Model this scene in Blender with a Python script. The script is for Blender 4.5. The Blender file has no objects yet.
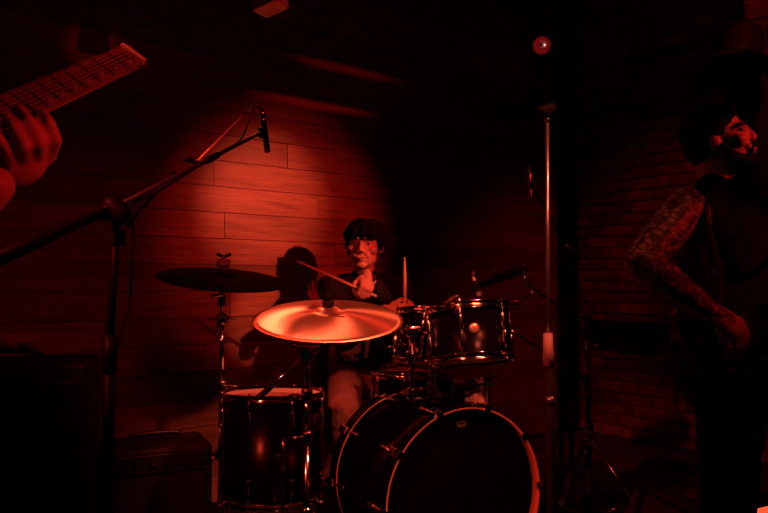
import bpy, bmesh, math, random
from mathutils import Vector as V, Matrix, Euler
random.seed(7)
S = bpy.context.scene
COL = S.collection

# ------------------------------------------------------------------ camera
F = 768 * 35.0 / 36.0
CZ = 1.15
PITCH = math.atan(23.5 / F)
cam_d = bpy.data.cameras.new('camera'); cam_d.lens = 35; cam_d.sensor_width = 36
cam_d.clip_start = 0.05
cam = bpy.data.objects.new('camera', cam_d); COL.objects.link(cam)
cam.location = (0, 0, CZ); cam.rotation_euler = (math.pi / 2 + PITCH, 0, 0)
S.camera = cam

def P(px, py, Y):
    """photo pixel -> world point at depth Y (metres in front of the camera)"""
    u = (px - 384) / F; v = (256.5 - py) / F
    c, s = math.cos(PITCH), math.sin(PITCH)
    y = c - s * v; z = s + c * v
    return V((u * Y / y, Y, CZ + z * Y / y))

# ------------------------------------------------------------------ world and lights
w = bpy.data.worlds.new('world'); S.world = w; w.use_nodes = True
bg = w.node_tree.nodes['Background']
bg.inputs['Color'].default_value = (0.0012, 0.0016, 0.0017, 1); bg.inputs['Strength'].default_value = 1.0
S.view_settings.view_transform = 'Standard'; S.view_settings.look = 'None'
S.view_settings.gamma = 1.0; S.view_settings.exposure = 0.0
S.view_settings.use_curve_mapping = False

RED = (1.0, 0.045, 0.022)
DEEP = (1.0, 0.012, 0.010)
def spot(name, loc, target, energy, angle, blend=1.0, size=0.03, color=RED):
    l = bpy.data.lights.new(name, 'SPOT'); l.energy = energy; l.spot_size = math.radians(angle)
    l.spot_blend = blend; l.shadow_soft_size = size; l.color = color
    o = bpy.data.objects.new(name, l); COL.objects.link(o); o.location = loc
    o.rotation_euler = (V(target) - V(loc)).to_track_quat('-Z', 'Y').to_euler()
    return o
KEY = V((2.50, 1.62, 2.42))
MIDR = (1.0, .022, .012)
HOT = (1.0, 0.115, 0.055)
spot('key_spot_core', KEY, P(268, 205, 4.02), 740, 13, 1.0, color=HOT)
spot('key_spot_body', KEY, P(296, 232, 4.05), 330, 23, 1.0, size=.05, color=MIDR)
wash = spot('wash_spot', (.3, .7, 3.35), P(190, 352, 3.6), 58, 46, .55, size=.40, color=DEEP); wash.scale = (1, .52, 1)
spot('drummer_spot', KEY + V((.15, -.25, .1)), P(356, 275, 3.6), 640, 6.5, 0.7, color=HOT)
spot('hardware_spot', (.85, .2, 2.65), P(452, 358, 3.0), 460, 11, .9, size=.05, color=HOT)  # added spot that puts sparkle on the tom hardware
spot('kit_spot', (1.25, 0.95, 3.35), P(372, 395, 2.8), 560, 25, 0.8, size=.09, color=HOT)  # added front fill for the drum kit
spot('rear_spot', (-.80, 3.45, 2.62), P(328, 320, 2.5), 110, 18, 0.8, color=HOT)  # added backlight giving the crash cymbal its glare
spot('boom_spot', (-2.2, 1.4, 3.2), P(224, 136, 2.55), 110, 13, .9, color=RED)  # added narrow spot brightening the left mic boom and rod
spot('left_kit_spot', (-1.6, .40, 2.75), P(405, 445, 2.8), 560, 34, 1.0, size=.06, color=RED)  # added spot, placed to brighten the kick hoop and floor tom
spot('brick_spot', (1.75, 3.1, 3.3), P(655, 350, 4.9), 72, 62, 1.0, size=.1, color=DEEP)  # added light for the otherwise dark brick wall
spot('side_spot', (2.6, 1.55, 2.25), P(736, 140, 2.15), 90, 6, 0.6, color=(1, .02, .012))  # added spot for the standing man's face alone
spot('arm_spot', (2.3, 1.0, 2.05), P(706, 272, 2.05), 52, 15, 0.9, color=(1, .02, .012))  # added spot for his tattooed arm and hand
spot('guitar_spot', (1.1, 0.72, 1.75), P(50, 100, 1.1), 46, 20, 0.9, color=DEEP)  # added spot brightening the fretting hand and guitar neck
# added spots: two flattened to streak the planks, one brightening the box lamp
for px, py, e, sy, Y_, an_ in ((356, 67, 110, .045, 4.3, 15), (322, 104, 180, .045, 4.2, 15), (270, 6, 60, 1, 3.0, 4)):
    o_ = spot('sliver_spot', KEY, P(px, py, Y_), e, an_, 1.0, size=.02, color=DEEP); o_.scale = (1, sy, 1)

# ------------------------------------------------------------------ materials
MATS = {}
def mat(name, color=(.5, .5, .5), rough=.5, metal=0.0, spec=.5, emit=None, estr=0, coat=0, noise=0, nscale=30, bump=0, aniso=0, sheen=0):
    if name in MATS: return MATS[name]
    m = bpy.data.materials.new(name); m.use_nodes = True; nt = m.node_tree; b = nt.nodes['Principled BSDF']
    b.inputs['Base Color'].default_value = (*color, 1); b.inputs['Roughness'].default_value = rough
    b.inputs['Metallic'].default_value = metal; b.inputs['Specular IOR Level'].default_value = spec
    b.inputs['Coat Weight'].default_value = coat; b.inputs['Coat Roughness'].default_value = .08
    if sheen: b.inputs['Sheen Weight'].default_value = sheen
    if emit:
        b.inputs['Emission Color'].default_value = (*emit, 1); b.inputs['Emission Strength'].default_value = estr
    tc = nt.nodes.new('ShaderNodeTexCoord')
    if noise or bump:
        n = nt.nodes.new('ShaderNodeTexNoise'); n.inputs['Scale'].default_value = nscale; n.inputs['Detail'].default_value = 5
        nt.links.new(tc.outputs['Object'], n.inputs['Vector'])
        if noise:
            mx = nt.nodes.new('ShaderNodeMix'); mx.data_type = 'RGBA'
            mx.inputs[6].default_value = (*[c * (1 - noise) for c in color], 1)
            mx.inputs[7].default_value = (*[min(1, c * (1 + noise)) for c in color], 1)
            nt.links.new(n.outputs['Fac'], mx.inputs[0]); nt.links.new(mx.outputs[2], b.inputs['Base Color'])
        if bump:
            bp = nt.nodes.new('ShaderNodeBump'); bp.inputs['Strength'].default_value = bump; bp.inputs['Distance'].default_value = .004
            nt.links.new(n.outputs['Fac'], bp.inputs['Height']); nt.links.new(bp.outputs['Normal'], b.inputs['Normal'])
    if aniso:
        b.inputs['Anisotropic'].default_value = aniso
        t = nt.nodes.new('ShaderNodeTangent'); t.direction_type = 'RADIAL'; t.axis = 'Z'
        nt.links.new(t.outputs[0], b.inputs['Tangent'])
    MATS[name] = m; return m

CHROME = mat('chrome', (.85, .85, .86), .09, 1.0)
BLKMET = mat('black_metal', (.0035, .0035, .004), .5, 0, .08, noise=.2)
GREYMET = mat('grey_metal', (.28, .28, .28), .3, .9)
RUBBER = mat('rubber', (.005, .005, .005), .85, 0, .1, bump=.2)
SHELL = mat('drum_lacquer', (.0015, .0015, .002), .24, 0, .07)
HEADW = mat('drum_head_white', (.62, .60, .57), .55, 0, .3, noise=.06, nscale=9)
HEADB = mat('drum_head_black', (.0009, .0009, .0009), .8, 0, .04)
HOOPW = mat('hoop_gloss', (.55, .30, .17), .28, 0, .5, coat=.5, noise=.25, nscale=8)
FELT = mat('felt', (.85, .78, .68), .95, 0, .1, noise=.1, nscale=90)
CLOTHB = mat('black_cloth', (.009, .009, .010), .9, 0, .2, noise=.3, nscale=60, bump=.5)
LEATHER = mat('black_leather', (.012, .011, .011), .42, 0, .5, bump=.3, nscale=25)
JEANS = mat('faded_jeans', (.15, .10, .09), .9, 0, .2, noise=.35, nscale=14, bump=.6)
SKIN = mat('skin', (.52, .33, .25), .5, 0, .4, noise=.10, nscale=22)
HAIR = mat('dark_hair', (.0035, .003, .003), .8, 0, .12, noise=.4, nscale=60, bump=1.0)
WOODST = mat('stick_wood', (.60, .42, .25), .5, 0, .4, noise=.12, nscale=40)
EYEW = mat('eye_white', (.5, .48, .46), .3)
DARK = mat('dark_eye', (.01, .008, .008), .2)
LIPS = mat('lips', (.36, .15, .13), .45)
TEETH = mat('teeth', (.6, .58, .54), .3)
PLASTW = mat('white_plastic', (.60, .60, .60), .35, 0, .5)
PLASTB = mat('black_plastic', (.006, .006, .007), .5, 0, .3)
FRETB = mat('rosewood', (.22, .12, .09), .45, 0, .4, noise=.35, nscale=30)
PEARL = mat('pearl_inlay', (.8, .78, .70), .2, 0, .5)
PANELM = mat('stage_paint', (.045, .035, .032), .6, 0, .3, noise=.5, nscale=3, bump=.3)
TOLEX = mat('amp_vinyl', (.010, .010, .010), .6, 0, .4, bump=.7, nscale=240)
GRILLE = mat('amp_grille', (.016, .015, .014), .85, 0, .2, bump=.8, nscale=300)
PRINTM = mat('shirt_print', (.42, .36, .32), .85, 0, .2, noise=.3, nscale=60)
TOWEL = mat('towel', (.50, .42, .40), .95, 0, .1, noise=.15, nscale=80, bump=.6)
EMBLEM = mat('emblem_grey', (.07, .065, .06), .6, 0, .3)
BOXGLOW = mat('box_glow', (.5, .02, .02), .2, 0, .5, emit=(1.0, .10, .035), estr=1.1)  # emission put in for light falling on a bright surface
DOMEGLOW = mat('dome_glow', (.55, .5, .5), .15, 0, .5, emit=(1.0, .02, .02), estr=.10)  # weak emission in place of red light on the dome

def bronze():
    m = mat('cymbal_bronze', (.88, .62, .42), .36, .93, aniso=.88)
    nt = m.node_tree; b = nt.nodes['Principled BSDF']
    tc = nt.nodes.new('ShaderNodeTexCoord'); wv = nt.nodes.new('ShaderNodeTexWave')
    wv.wave_type = 'RINGS'; wv.rings_direction = 'Z'; wv.inputs['Scale'].default_value = 60; wv.inputs['Distortion'].default_value = .6
    nt.links.new(tc.outputs['Object'], wv.inputs['Vector'])
    bp = nt.nodes.new('ShaderNodeBump'); bp.inputs['Strength'].default_value = .10; bp.inputs['Distance'].default_value = .001
    nt.links.new(wv.outputs['Fac'], bp.inputs['Height']); nt.links.new(bp.outputs['Normal'], b.inputs['Normal'])
    return m
BRONZE = bronze()
DARKBR = mat('cymbal_dark_bronze', (.10, .075, .06), .42, 1.0, aniso=.6)

def tattoo():
    m = bpy.data.materials.new('tattooed_skin'); m.use_nodes = True; nt = m.node_tree; b = nt.nodes['Principled BSDF']
    tc = nt.nodes.new('ShaderNodeTexCoord'); v = nt.nodes.new('ShaderNodeTexVoronoi'); v.feature = 'DISTANCE_TO_EDGE'; v.inputs['Scale'].default_value = 38
    n = nt.nodes.new('ShaderNodeTexNoise'); n.inputs['Scale'].default_value = 24; n.inputs['Detail'].default_value = 6; n.inputs['Distortion'].default_value = 2.2
    r1 = nt.nodes.new('ShaderNodeValToRGB'); r1.color_ramp.elements[0].position = .03; r1.color_ramp.elements[1].position = .09
    r2 = nt.nodes.new('ShaderNodeValToRGB'); r2.color_ramp.elements[0].position = .47; r2.color_ramp.elements[1].position = .60
    mul = nt.nodes.new('ShaderNodeMath'); mul.operation = 'MULTIPLY'
    mx = nt.nodes.new('ShaderNodeMix'); mx.data_type = 'RGBA'
    mx.inputs[6].default_value = (.06, .045, .045, 1); mx.inputs[7].default_value = (.42, .26, .20, 1)
    nt.links.new(tc.outputs['Object'], v.inputs['Vector']); nt.links.new(tc.outputs['Object'], n.inputs['Vector'])
    nt.links.new(v.outputs['Distance'], r1.inputs[0]); nt.links.new(n.outputs['Fac'], r2.inputs[0])
    nt.links.new(r1.outputs[0], mul.inputs[0]); nt.links.new(r2.outputs[0], mul.inputs[1])
    nt.links.new(mul.outputs[0], mx.inputs[0]); nt.links.new(mx.outputs[2], b.inputs['Base Color'])
    b.inputs['Roughness'].default_value = .45
    return m
TATTOO = tattoo()

def plank_mat():
    m = bpy.data.materials.new('wall_plank_wood'); m.use_nodes = True; nt = m.node_tree; b = nt.nodes['Principled BSDF']
    N = nt.nodes.new; L = nt.links.new
    tc = N('ShaderNodeTexCoord'); info = N('ShaderNodeObjectInfo')
    off = N('ShaderNodeVectorMath'); off.operation = 'SCALE'; off.inputs[0].default_value = (13, 7, 5); L(info.outputs['Random'], off.inputs['Scale'])
    geo = N('ShaderNodeNewGeometry')
    rot = N('ShaderNodeVectorRotate'); rot.rotation_type = 'Z_AXIS'; rot.inputs['Angle'].default_value = -math.radians(40.54)
    L(geo.outputs['Position'], rot.inputs['Vector'])
    add = N('ShaderNodeVectorMath'); L(rot.outputs[0], add.inputs[0]); L(off.outputs[0], add.inputs[1])
    mp = N('ShaderNodeMapping'); mp.inputs['Scale'].default_value = (1.1, 1, 13); L(add.outputs[0], mp.inputs['Vector'])
    n = N('ShaderNodeTexNoise'); n.inputs['Scale'].default_value = 2.2; n.inputs['Detail'].default_value = 7; n.inputs['Distortion'].default_value = .9
    L(mp.outputs[0], n.inputs['Vector'])
    mp2 = N('ShaderNodeMapping'); mp2.inputs['Scale'].default_value = (3, 1, 120); L(add.outputs[0], mp2.inputs['Vector'])
    n2 = N('ShaderNodeTexNoise'); n2.inputs['Scale'].default_value = 2.0; n2.inputs['Detail'].default_value = 4; L(mp2.outputs[0], n2.inputs['Vector'])
    r = N('ShaderNodeValToRGB'); r.color_ramp.elements[0].position = .30; r.color_ramp.elements[0].color = (.09, .042, .025, 1)
    r.color_ramp.elements[1].position = .70; r.color_ramp.elements[1].color = (.34, .20, .12, 1)
    av = N('ShaderNodeMath'); av.operation = 'MULTIPLY_ADD'; av.inputs[1].default_value = .42; L(n2.outputs['Fac'], av.inputs[0])
    sc = N('ShaderNodeMath'); sc.operation = 'MULTIPLY'; sc.inputs[1].default_value = .58; L(n.outputs['Fac'], sc.inputs[0]); L(sc.outputs[0], av.inputs[2])
    L(av.outputs[0], r.inputs[0])
    hs = N('ShaderNodeHueSaturation'); L(r.outputs[0], hs.inputs['Color'])
    mr = N('ShaderNodeMapRange'); mr.inputs[3].default_value = .72; mr.inputs[4].default_value = 1.22; L(info.outputs['Random'], mr.inputs[0]); L(mr.outputs[0], hs.inputs['Value'])
    L(hs.outputs[0], b.inputs['Base Color'])
    b.inputs['Roughness'].default_value = .42
    bp = N('ShaderNodeBump'); bp.inputs['Strength'].default_value = .25; bp.inputs['Distance'].default_value = .003
    L(av.outputs[0], bp.inputs['Height']); L(bp.outputs[0], b.inputs['Normal'])
    return m
PLANK = plank_mat()

def brick_mat():
    m = bpy.data.materials.new('old_brick'); m.use_nodes = True; nt = m.node_tree; b = nt.nodes['Principled BSDF']
    N = nt.nodes.new; L = nt.links.new
    geo = N('ShaderNodeNewGeometry'); info = N('ShaderNodeObjectInfo')
    n = N('ShaderNodeTexNoise'); n.inputs['Scale'].default_value = 14; n.inputs['Detail'].default_value = 8; L(geo.outputs['Position'], n.inputs['Vector'])
    r = N('ShaderNodeValToRGB'); r.color_ramp.elements[0].position = .3; r.color_ramp.elements[0].color = (.10, .055, .045, 1)
    r.color_ramp.elements[1].position = .75; r.color_ramp.elements[1].color = (.34, .20, .15, 1); L(n.outputs['Fac'], r.inputs[0])
    hs = N('ShaderNodeHueSaturation'); L(r.outputs[0], hs.inputs['Color'])
    mr = N('ShaderNodeMapRange'); mr.inputs[3].default_value = .55; mr.inputs[4].default_value = 1.35; L(info.outputs['Random'], mr.inputs[0]); L(mr.outputs[0], hs.inputs['Value'])
    L(hs.outputs[0], b.inputs['Base Color']); b.inputs['Roughness'].default_value = .85
    bp = N('ShaderNodeBump'); bp.inputs['Strength'].default_value = .8; bp.inputs['Distance'].default_value = .008
    L(n.outputs['Fac'], bp.inputs['Height']); L(bp.outputs[0], b.inputs['Normal'])
    return m
BRICK = brick_mat()
MORTAR = mat('mortar', (.12, .085, .07), .95, noise=.3, nscale=40, bump=.5)
BACKING = mat('wall_backing', (.012, .009, .008), .9)
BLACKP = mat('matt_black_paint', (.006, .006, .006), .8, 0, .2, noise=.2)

# ------------------------------------------------------------------ mesh helpers
def frame_z(d):
    """rotation matrix whose local Z is d"""
    return V(d).normalized().to_track_quat('Z', 'Y').to_matrix().to_4x4()

class MB:
    def __init__(s, M=None):
        s.v = []; s.f = []; s.sm = []; s.M = M or Matrix.Identity(4)
    def _add(s, vs, fs, smooth=True):
        o = len(s.v); s.v += [s.M @ V(p) for p in vs]
        s.f += [tuple(i + o for i in f) for f in fs]; s.sm += [smooth] * len(fs); return s
    def box(s, c, size, R=None, taper=1.0):
        x, y, z = [a / 2 for a in size]; R = R or Matrix.Identity(4); c = V(c)
        vs = [c + (R @ V((a * x * (taper if cz > 0 else 1), b * y * (taper if cz > 0 else 1), cz * z))) for cz in (-1, 1) for a, b in ((-1, -1), (1, -1), (1, 1), (-1, 1))]
        return s._add(vs, [(3, 2, 1, 0), (4, 5, 6, 7), (0, 1, 5, 4), (1, 2, 6, 5), (2, 3, 7, 6), (3, 0, 4, 7)], False)
    def rbox(s, c, size, r=.01, R=None):
        """box with chamfered edges"""
        bm = bmesh.new(); bmesh.ops.create_cube(bm, size=1)
        for v in bm.verts: v.co = V((v.co.x * size[0], v.co.y * size[1], v.co.z * size[2]))
        bmesh.ops.bevel(bm, geom=bm.edges[:], offset=r, segments=2, affect='EDGES', profile=.5)
        R = R or Matrix.Identity(4); c = V(c); bm.verts.index_update()
        s._add([c + (R @ v.co) for v in bm.verts], [tuple(v.index for v in f.verts) for f in bm.faces], False)
        bm.free(); return s
    def lathe(s, prof, seg=32, M=None, smooth=True):
        """prof: list of (r, z); r=0 ends closed with a point"""
        M = M or Matrix.Identity(4); vs = []; fs = []; rows = []
        for r, z in prof:
            if r < 1e-6: rows.append([len(vs)]); vs.append(M @ V((0, 0, z)))
            else:
                rows.append(list(range(len(vs), len(vs) + seg)))
                vs += [M @ V((r * math.cos(2 * math.pi * i / seg), r * math.sin(2 * math.pi * i / seg), z)) for i in range(seg)]
        for a, b in zip(rows, rows[1:]):
            for i in range(seg):
                j = (i + 1) % seg
                if len(a) == 1 and len(b) == 1: continue
                if len(a) == 1: fs.append((a[0], b[j], b[i]))
                elif len(b) == 1: fs.append((a[i], a[j], b[0]))
                else: fs.append((a[i], a[j], b[j], b[i]))
        return s._add(vs, fs, smooth)
    def cyl(s, p0, p1, r0, r1=None, seg=12, smooth=True):
        p0, p1 = V(p0), V(p1); r1 = r0 if r1 is None else r1; d = p1 - p0
        M = Matrix.Translation(p0) @ frame_z(d)
        return s.lathe([(0, 0), (r0, 0), (r1, d.length), (0, d.length)], seg, M, smooth)
    def capsule(s, p0, p1, r0, r1=None, seg=14, flat=None):
        p0, p1 = V(p0), V(p1); r1 = r0 if r1 is None else r1; d = p1 - p0; L = d.length
        if L < 1e-5: d = V((0, 0, 1)); L = 1e-4
        M = Matrix.Translation(p0) @ frame_z(d); n = 4; pr = []
        for i in range(n + 1):
            a = math.pi / 2 * i / n; pr.append((r0 * math.sin(a), -r0 * math.cos(a)))
        for i in range(n + 1):
            a = math.pi / 2 * i / n; pr.append((r1 * math.cos(a), L + r1 * math.sin(a)))
        pr[0] = (0, pr[0][1]); pr[-1] = (0, pr[-1][1])
        return s.lathe(pr, seg, M)
    def ell(s, c, rad, R=None, seg=20, rings=12):
        M = Matrix.Translation(V(c)) @ (R or Matrix.Identity(4)) @ Matrix.Diagonal((*rad, 1))
        pr = [(math.sin(math.pi * i / rings), -math.cos(math.pi * i / rings)) for i in range(rings + 1)]
        pr[0] = (0, -1); pr[-1] = (0, 1)
        return s.lathe(pr, seg, M)
    def tube(s, pts, r, seg=8, closed=False, taper=None):
        """a smooth tube through pts"""
        pts = [V(p) for p in pts]; vs = []; fs = []; n = len(pts); prev = None
        for i, p in enumerate(pts):
            d = (pts[(i + 1) % n] - pts[i - 1]) if closed else (pts[min(i + 1, n - 1)] - pts[max(i - 1, 0)])
            d.normalize()
            if prev is None:
                up = V((0, 0, 1)) if abs(d.z) < .9 else V((1, 0, 0)); a = d.cross(up).normalized()
            else: a = (prev - d * prev.dot(d)).normalized()
            b = d.cross(a); prev = a
            rr = r if taper is None else r * (1 + (taper - 1) * i / (n - 1))
            vs += [p + a * rr * math.cos(2 * math.pi * k / seg) + b * rr * math.sin(2 * math.pi * k / seg) for k in range(seg)]
        m = n if closed else n - 1
        for i in range(m):
            j = (i + 1) % n
            for k in range(seg):
                l = (k + 1) % seg; fs.append((i * seg + k, j * seg + k, j * seg + l, i * seg + l))
        if not closed:
            fs.append(tuple(range(seg))); fs.append(tuple((n - 1) * seg + k for k in reversed(range(seg))))
        return s._add(vs, fs)
    def prism(s, poly, h0, h1, M=None):
        """poly in local XY, extruded along Z from h0 to h1"""
        M = M or Matrix.Identity(4); n = len(poly)
        vs = [M @ V((x, y, h0)) for x, y in poly] + [M @ V((x, y, h1)) for x, y in poly]
        fs = [tuple(reversed(range(n))), tuple(range(n, 2 * n))] + [(i, (i + 1) % n, n + (i + 1) % n, n + i) for i in range(n)]
        return s._add(vs, fs, False)
    def build(s, name, m, parent=None, LM=None, kind=None, recalc=True):
        """LM: world matrix of the object (verts are then in its local frame). Otherwise verts are world coordinates."""
        me = bpy.data.meshes.new(name)
        if LM is None:
            lo = V((min(p[i] for p in s.v) for i in range(3))); hi = V((max(p[i] for p in s.v) for i in range(3)))
            c = (lo + hi) / 2
            if parent is None: c.z = lo.z
            me.from_pydata([p - c for p in s.v], [], s.f); W = Matrix.Translation(c)
        else:
            me.from_pydata(s.v, [], s.f); W = LM
        if recalc:
            bm = bmesh.new(); bm.from_mesh(me); bmesh.ops.recalc_face_normals(bm, faces=bm.faces); bm.to_mesh(me); bm.free()
        me.polygons.foreach_set('use_smooth', s.sm); me.materials.append(m); me.update()
        return link(name, me, parent, W, kind)

WM = {}
def link(name, me, parent, W, kind=None):
    o = bpy.data.objects.new(name, me); COL.objects.link(o); WM[o.name] = W
    if parent is not None:
        o.parent = parent; o.matrix_local = WM[parent.name].inverted() @ W
    else: o.matrix_world = W
    if kind: o['kind'] = kind
    return o
def thing(name, label, cat, loc, group=None):
    o = bpy.data.objects.new(name, None); COL.objects.link(o); o.empty_display_size = .1
    W = Matrix.Translation(V(loc)); o.matrix_world = W; WM[o.name] = W
    o['label'] = label; o['category'] = cat
    if group: o['group'] = group
    return o
def tag(o, label, cat, group=None):
    o['label'] = label; o['category'] = cat
    if group: o['group'] = group
    return o

def remesh(mb, name, m, parent, voxel=.005, smooth=6, extra=None):
    """fuse overlapping closed pieces into ONE continuous skin"""
    me = bpy.data.meshes.new('tmp'); me.from_pydata(mb.v, [], mb.f); me.update()
    o = bpy.data.objects.new('tmp', me); COL.objects.link(o)
    md = o.modifiers.new('r', 'REMESH'); md.mode = 'VOXEL'; md.voxel_size = voxel; md.use_smooth_shade = True
    if smooth:
        ms = o.modifiers.new('s', 'SMOOTH'); ms.factor = .5; ms.iterations = smooth
    if extra: extra(o)
    dg = bpy.context.evaluated_depsgraph_get(); dg.update()
    out = bpy.data.meshes.new_from_object(o.evaluated_get(dg)); out.name = name
    bpy.data.objects.remove(o); bpy.data.meshes.remove(me)
    vs = out.vertices; base = WM[parent.name].to_translation() if parent else V((0, 0, 0))
    out.transform(Matrix.Translation(-base)); out.materials.clear(); out.materials.append(m)
    out.polygons.foreach_set('use_smooth', [True] * len(out.polygons))
    return link(name, out, parent, Matrix.Translation(base))

def cr(pts, n=8):
    """Catmull-Rom through pts"""
    pts = [V(p) for p in pts]; out = []
    for i in range(len(pts) - 1):
        p0 = pts[max(i - 1, 0)]; p1 = pts[i]; p2 = pts[i + 1]; p3 = pts[min(i + 2, len(pts) - 1)]
        for k in range(n):
            t = k / n
            out.append(.5 * ((2 * p1) + (p2 - p0) * t + (2 * p0 - 5 * p1 + 4 * p2 - p3) * t * t + (3 * p1 - p0 - 3 * p2 + p3) * t ** 3))
    out.append(pts[-1]); return out

# ================================================================== THE ROOM
# wood wall: local x along the wall, local -y faces the room
WA = math.atan2(.65, .76)
WW = Matrix.Translation((-.115, 4.45, 0)) @ Matrix.Rotation(WA, 4, 'Z')
U0, U1, HT = -3.3, 2.10, 3.5
wall = MB().box(((U0 + U1) / 2, .055, HT / 2), (U1 - U0, .06, HT)).build('wall_back', BACKING, None, WW, 'structure')
def unit_box(name, bev, m):
    bm = bmesh.new(); bmesh.ops.create_cube(bm, size=1)
    me = bpy.data.meshes.new(name); bm.to_mesh(me); bm.free(); me.materials.append(m); return me
plank_me = unit_box('plank', 0, PLANK)
ROW = .134; Z0 = .023
def u_of_px(px):   # wall coordinate seen at that column
    Z = 4.45 * 895 / (1260 - px); return (Z - 4.45) / .65
joints = {9: [-.0, 153], 10: [224], 11: [318], 12: [213], 13: [287], 14: [326], 8: [84], 7: [390, 520], 5: [205], 15: [240], 16: [352]}
rnd = random.Random(11)
for k in range(-1, 26):
    zb = max(0, Z0 + k * ROW); zt = min(HT, Z0 + (k + 1) * ROW)
    if zt - zb < .03: continue
    js = [u_of_px(p) for p in joints.get(k, []) if p]
    if not js: js = [rnd.uniform(-1.6, .8)]
    while min(js) > U0 + .35: js.append(min(js) - rnd.uniform(.9, 1.25))
    while max(js) < U1 - .35: js.append(max(js) + rnd.uniform(.9, 1.25))
    js = sorted(j for j in js if U0 + .1 < j < U1 - .1); ends = [U0] + js + [U1]
    for a, b in zip(ends, ends[1:]):
        proud = rnd.uniform(0, .0015); tilt = rnd.uniform(-.006, .006)
        if k in (4,) and (a + b) / 2 < u_of_px(262): proud = .030
        if k in (2, 1) and (a + b) / 2 < u_of_px(262): proud = .055 if k == 2 else .075
        if k == 7 and a > u_of_px(380) and b < u_of_px(530): proud = .018
        if k == 3 and (a + b) / 2 < u_of_px(262): proud = .034
        if k in (15, 17) and u_of_px(250) < (a + b) / 2 < u_of_px(470): tilt = .02; proud = .004
        th = .020 + proud
        g = .0034
        M = WW @ Matrix.Translation(((a + b) / 2, .020 - th / 2, (zb + zt) / 2)) @ Matrix.Rotation(tilt, 4, 'X') @ Matrix.Diagonal((b - a - g, th, zt - zb - g, 1))
        link('plank', plank_me, wall, M)

# corner point and brick wall
CP = WW @ V((U1, 0, 0))
BA = WA - math.pi / 2
BW = Matrix.Translation(CP) @ Matrix.Rotation(BA, 4, 'Z')
BL = 3.0
bwall = MB().box((BL / 2, .088, HT / 2), (BL, .16, HT)).build('wall_right', MORTAR, None, BW, 'structure')
brick_me = unit_box('brick', 0, BRICK)
bm = bmesh.new(); bm.from_mesh(brick_me); bmesh.ops.subdivide_edges(bm, edges=bm.edges[:], cuts=1, use_grid_fill=True)
rb = random.Random(5)
for v_ in bm.verts: v_.co *= 1 + rb.uniform(-.03, .0)
bm.to_mesh(brick_me); bm.free()
BH, BLn = .082, .262
rest = MB()
count = 0
nrow = int(HT / BH)
for r in range(nrow):
    z = (r + .5) * BH
    x = -(r % 2) * BLn / 2
    while x < BL:
        ln = BLn + rb.uniform(-.02, .02); x1 = min(x + ln, BL)
        a = max(x, .002)
        if x1 - a > .06:
            out = rb.uniform(0, .010); cx = (a + x1) / 2
            sz = (x1 - a - .009, .05 + out, BH - .009)
            c = (cx, .045 - (.05 + out) / 2 , z)
            jz = rb.uniform(-.01, .01)
            if cx < 1.62 and count < 296:
                link('brick', brick_me, bwall, BW @ Matrix.Translation(c) @ Matrix.Rotation(jz, 4, 'Y') @ Matrix.Diagonal((*sz, 1))); count += 1
            else: rest.box(c, sz, Matrix.Rotation(jz, 4, 'Y'))
        x = x1
rest.build('brickwork', BRICK, bwall, BW, 'stuff')
# black strip across the brick wall, put there for a band of shade
shade_bar = MB(BW).box((1.1, -.03, .775), (1.9, .06, .15)).build('shade_strip_1', BLACKP, None, kind='structure')
for xx in (.33, .95, 1.5):
    MB(BW).lathe([(0, 0), (.009, 0), (.008, .005), (0, .008)], 10, Matrix.Translation((xx, -.06, .83)) @ frame_z((0, -1, 0))).build('bolt', CHROME, shade_bar)
# black corner post
MB(WW).box((U1 - .11, -.025, HT / 2), (.22, .05, HT)).build('trim_2', BLACKP, None, kind='structure')
# floor: painted stage sheets laid side by side
fl = MB().box((0, 3.0, -.04), (9, 9, .05)).build('floor', BACKING, None, kind='structure')
sheet_me = unit_box('stage_panel', 0, PANELM)
for i in range(-3, 4):
    for j in range(-2, 4):
        cx, cy = i * 1.22, 3.0 + j * 1.22
        M = Matrix.Translation((cx, cy, -.0078)) @ Matrix.Diagonal((1.213, 1.213, .0155, 1))
        link('stage_panel', sheet_me, fl, M)
MB().box((0, 3.0, HT + .05), (9, 9, .1)).build('ceiling', BLACKP, None, kind='structure')

# ================================================================== HARDWARE HELPERS
def wing_nut(parent, p, axis, s=.018, m=None, name='wing_nut'):
    M = Matrix.Translation(V(p)) @ frame_z(axis)
    b = MB(M); b.lathe([(0, -.006), (s * .45, -.006), (s * .4, .010), (0, .012)], 12)
    b.box((s * .9, 0, .012), (s * 1.1, .004, .014), Matrix.Rotation(-.35, 4, 'Y')); b.box((-s * .9, 0, .012), (s * 1.1, .004, .014), Matrix.Rotation(.35, 4, 'Y'))
    return b.build(name, m or CHROME, parent)

def tripod(parent, base, h, spread, m=CHROME, r=.008, rot=0., n=3, dbl=True):
    base = V(base)
    for i in range(n):
        a = rot + 2 * math.pi * i / n; d = V((math.cos(a), math.sin(a), 0)); side = V((-d.y, d.x, 0)) * .008
        b = MB()
        for sgn in ((-1, 1) if dbl else (0,)):
            b.cyl(base + V((0, 0, h)) + d * .02 + side * sgn, base + d * spread + side * sgn + V((0, 0, .014)), r * .7, seg=8)
            b.cyl(base + V((0, 0, h * .30)) + d * .016 + side * sgn, base + d * spread * .55 + side * sgn + V((0, 0, h * .45)), r * .55, seg=8)
        lg = b.build('leg', m, parent)
        MB().capsule(base + d * (spread - .02) + V((0, 0, .016)), base + d * (spread + .015) + V((0, 0, .014)), .014).build('rubber_foot', RUBBER, lg)
    b = MB(Matrix.Translation(base + V((0, 0, h)))); b.lathe([(0, -.02), (.022, -.02), (.024, 0), (.02, .02), (0, .02)], 14); b.build('leg_collar', m, parent)

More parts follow.
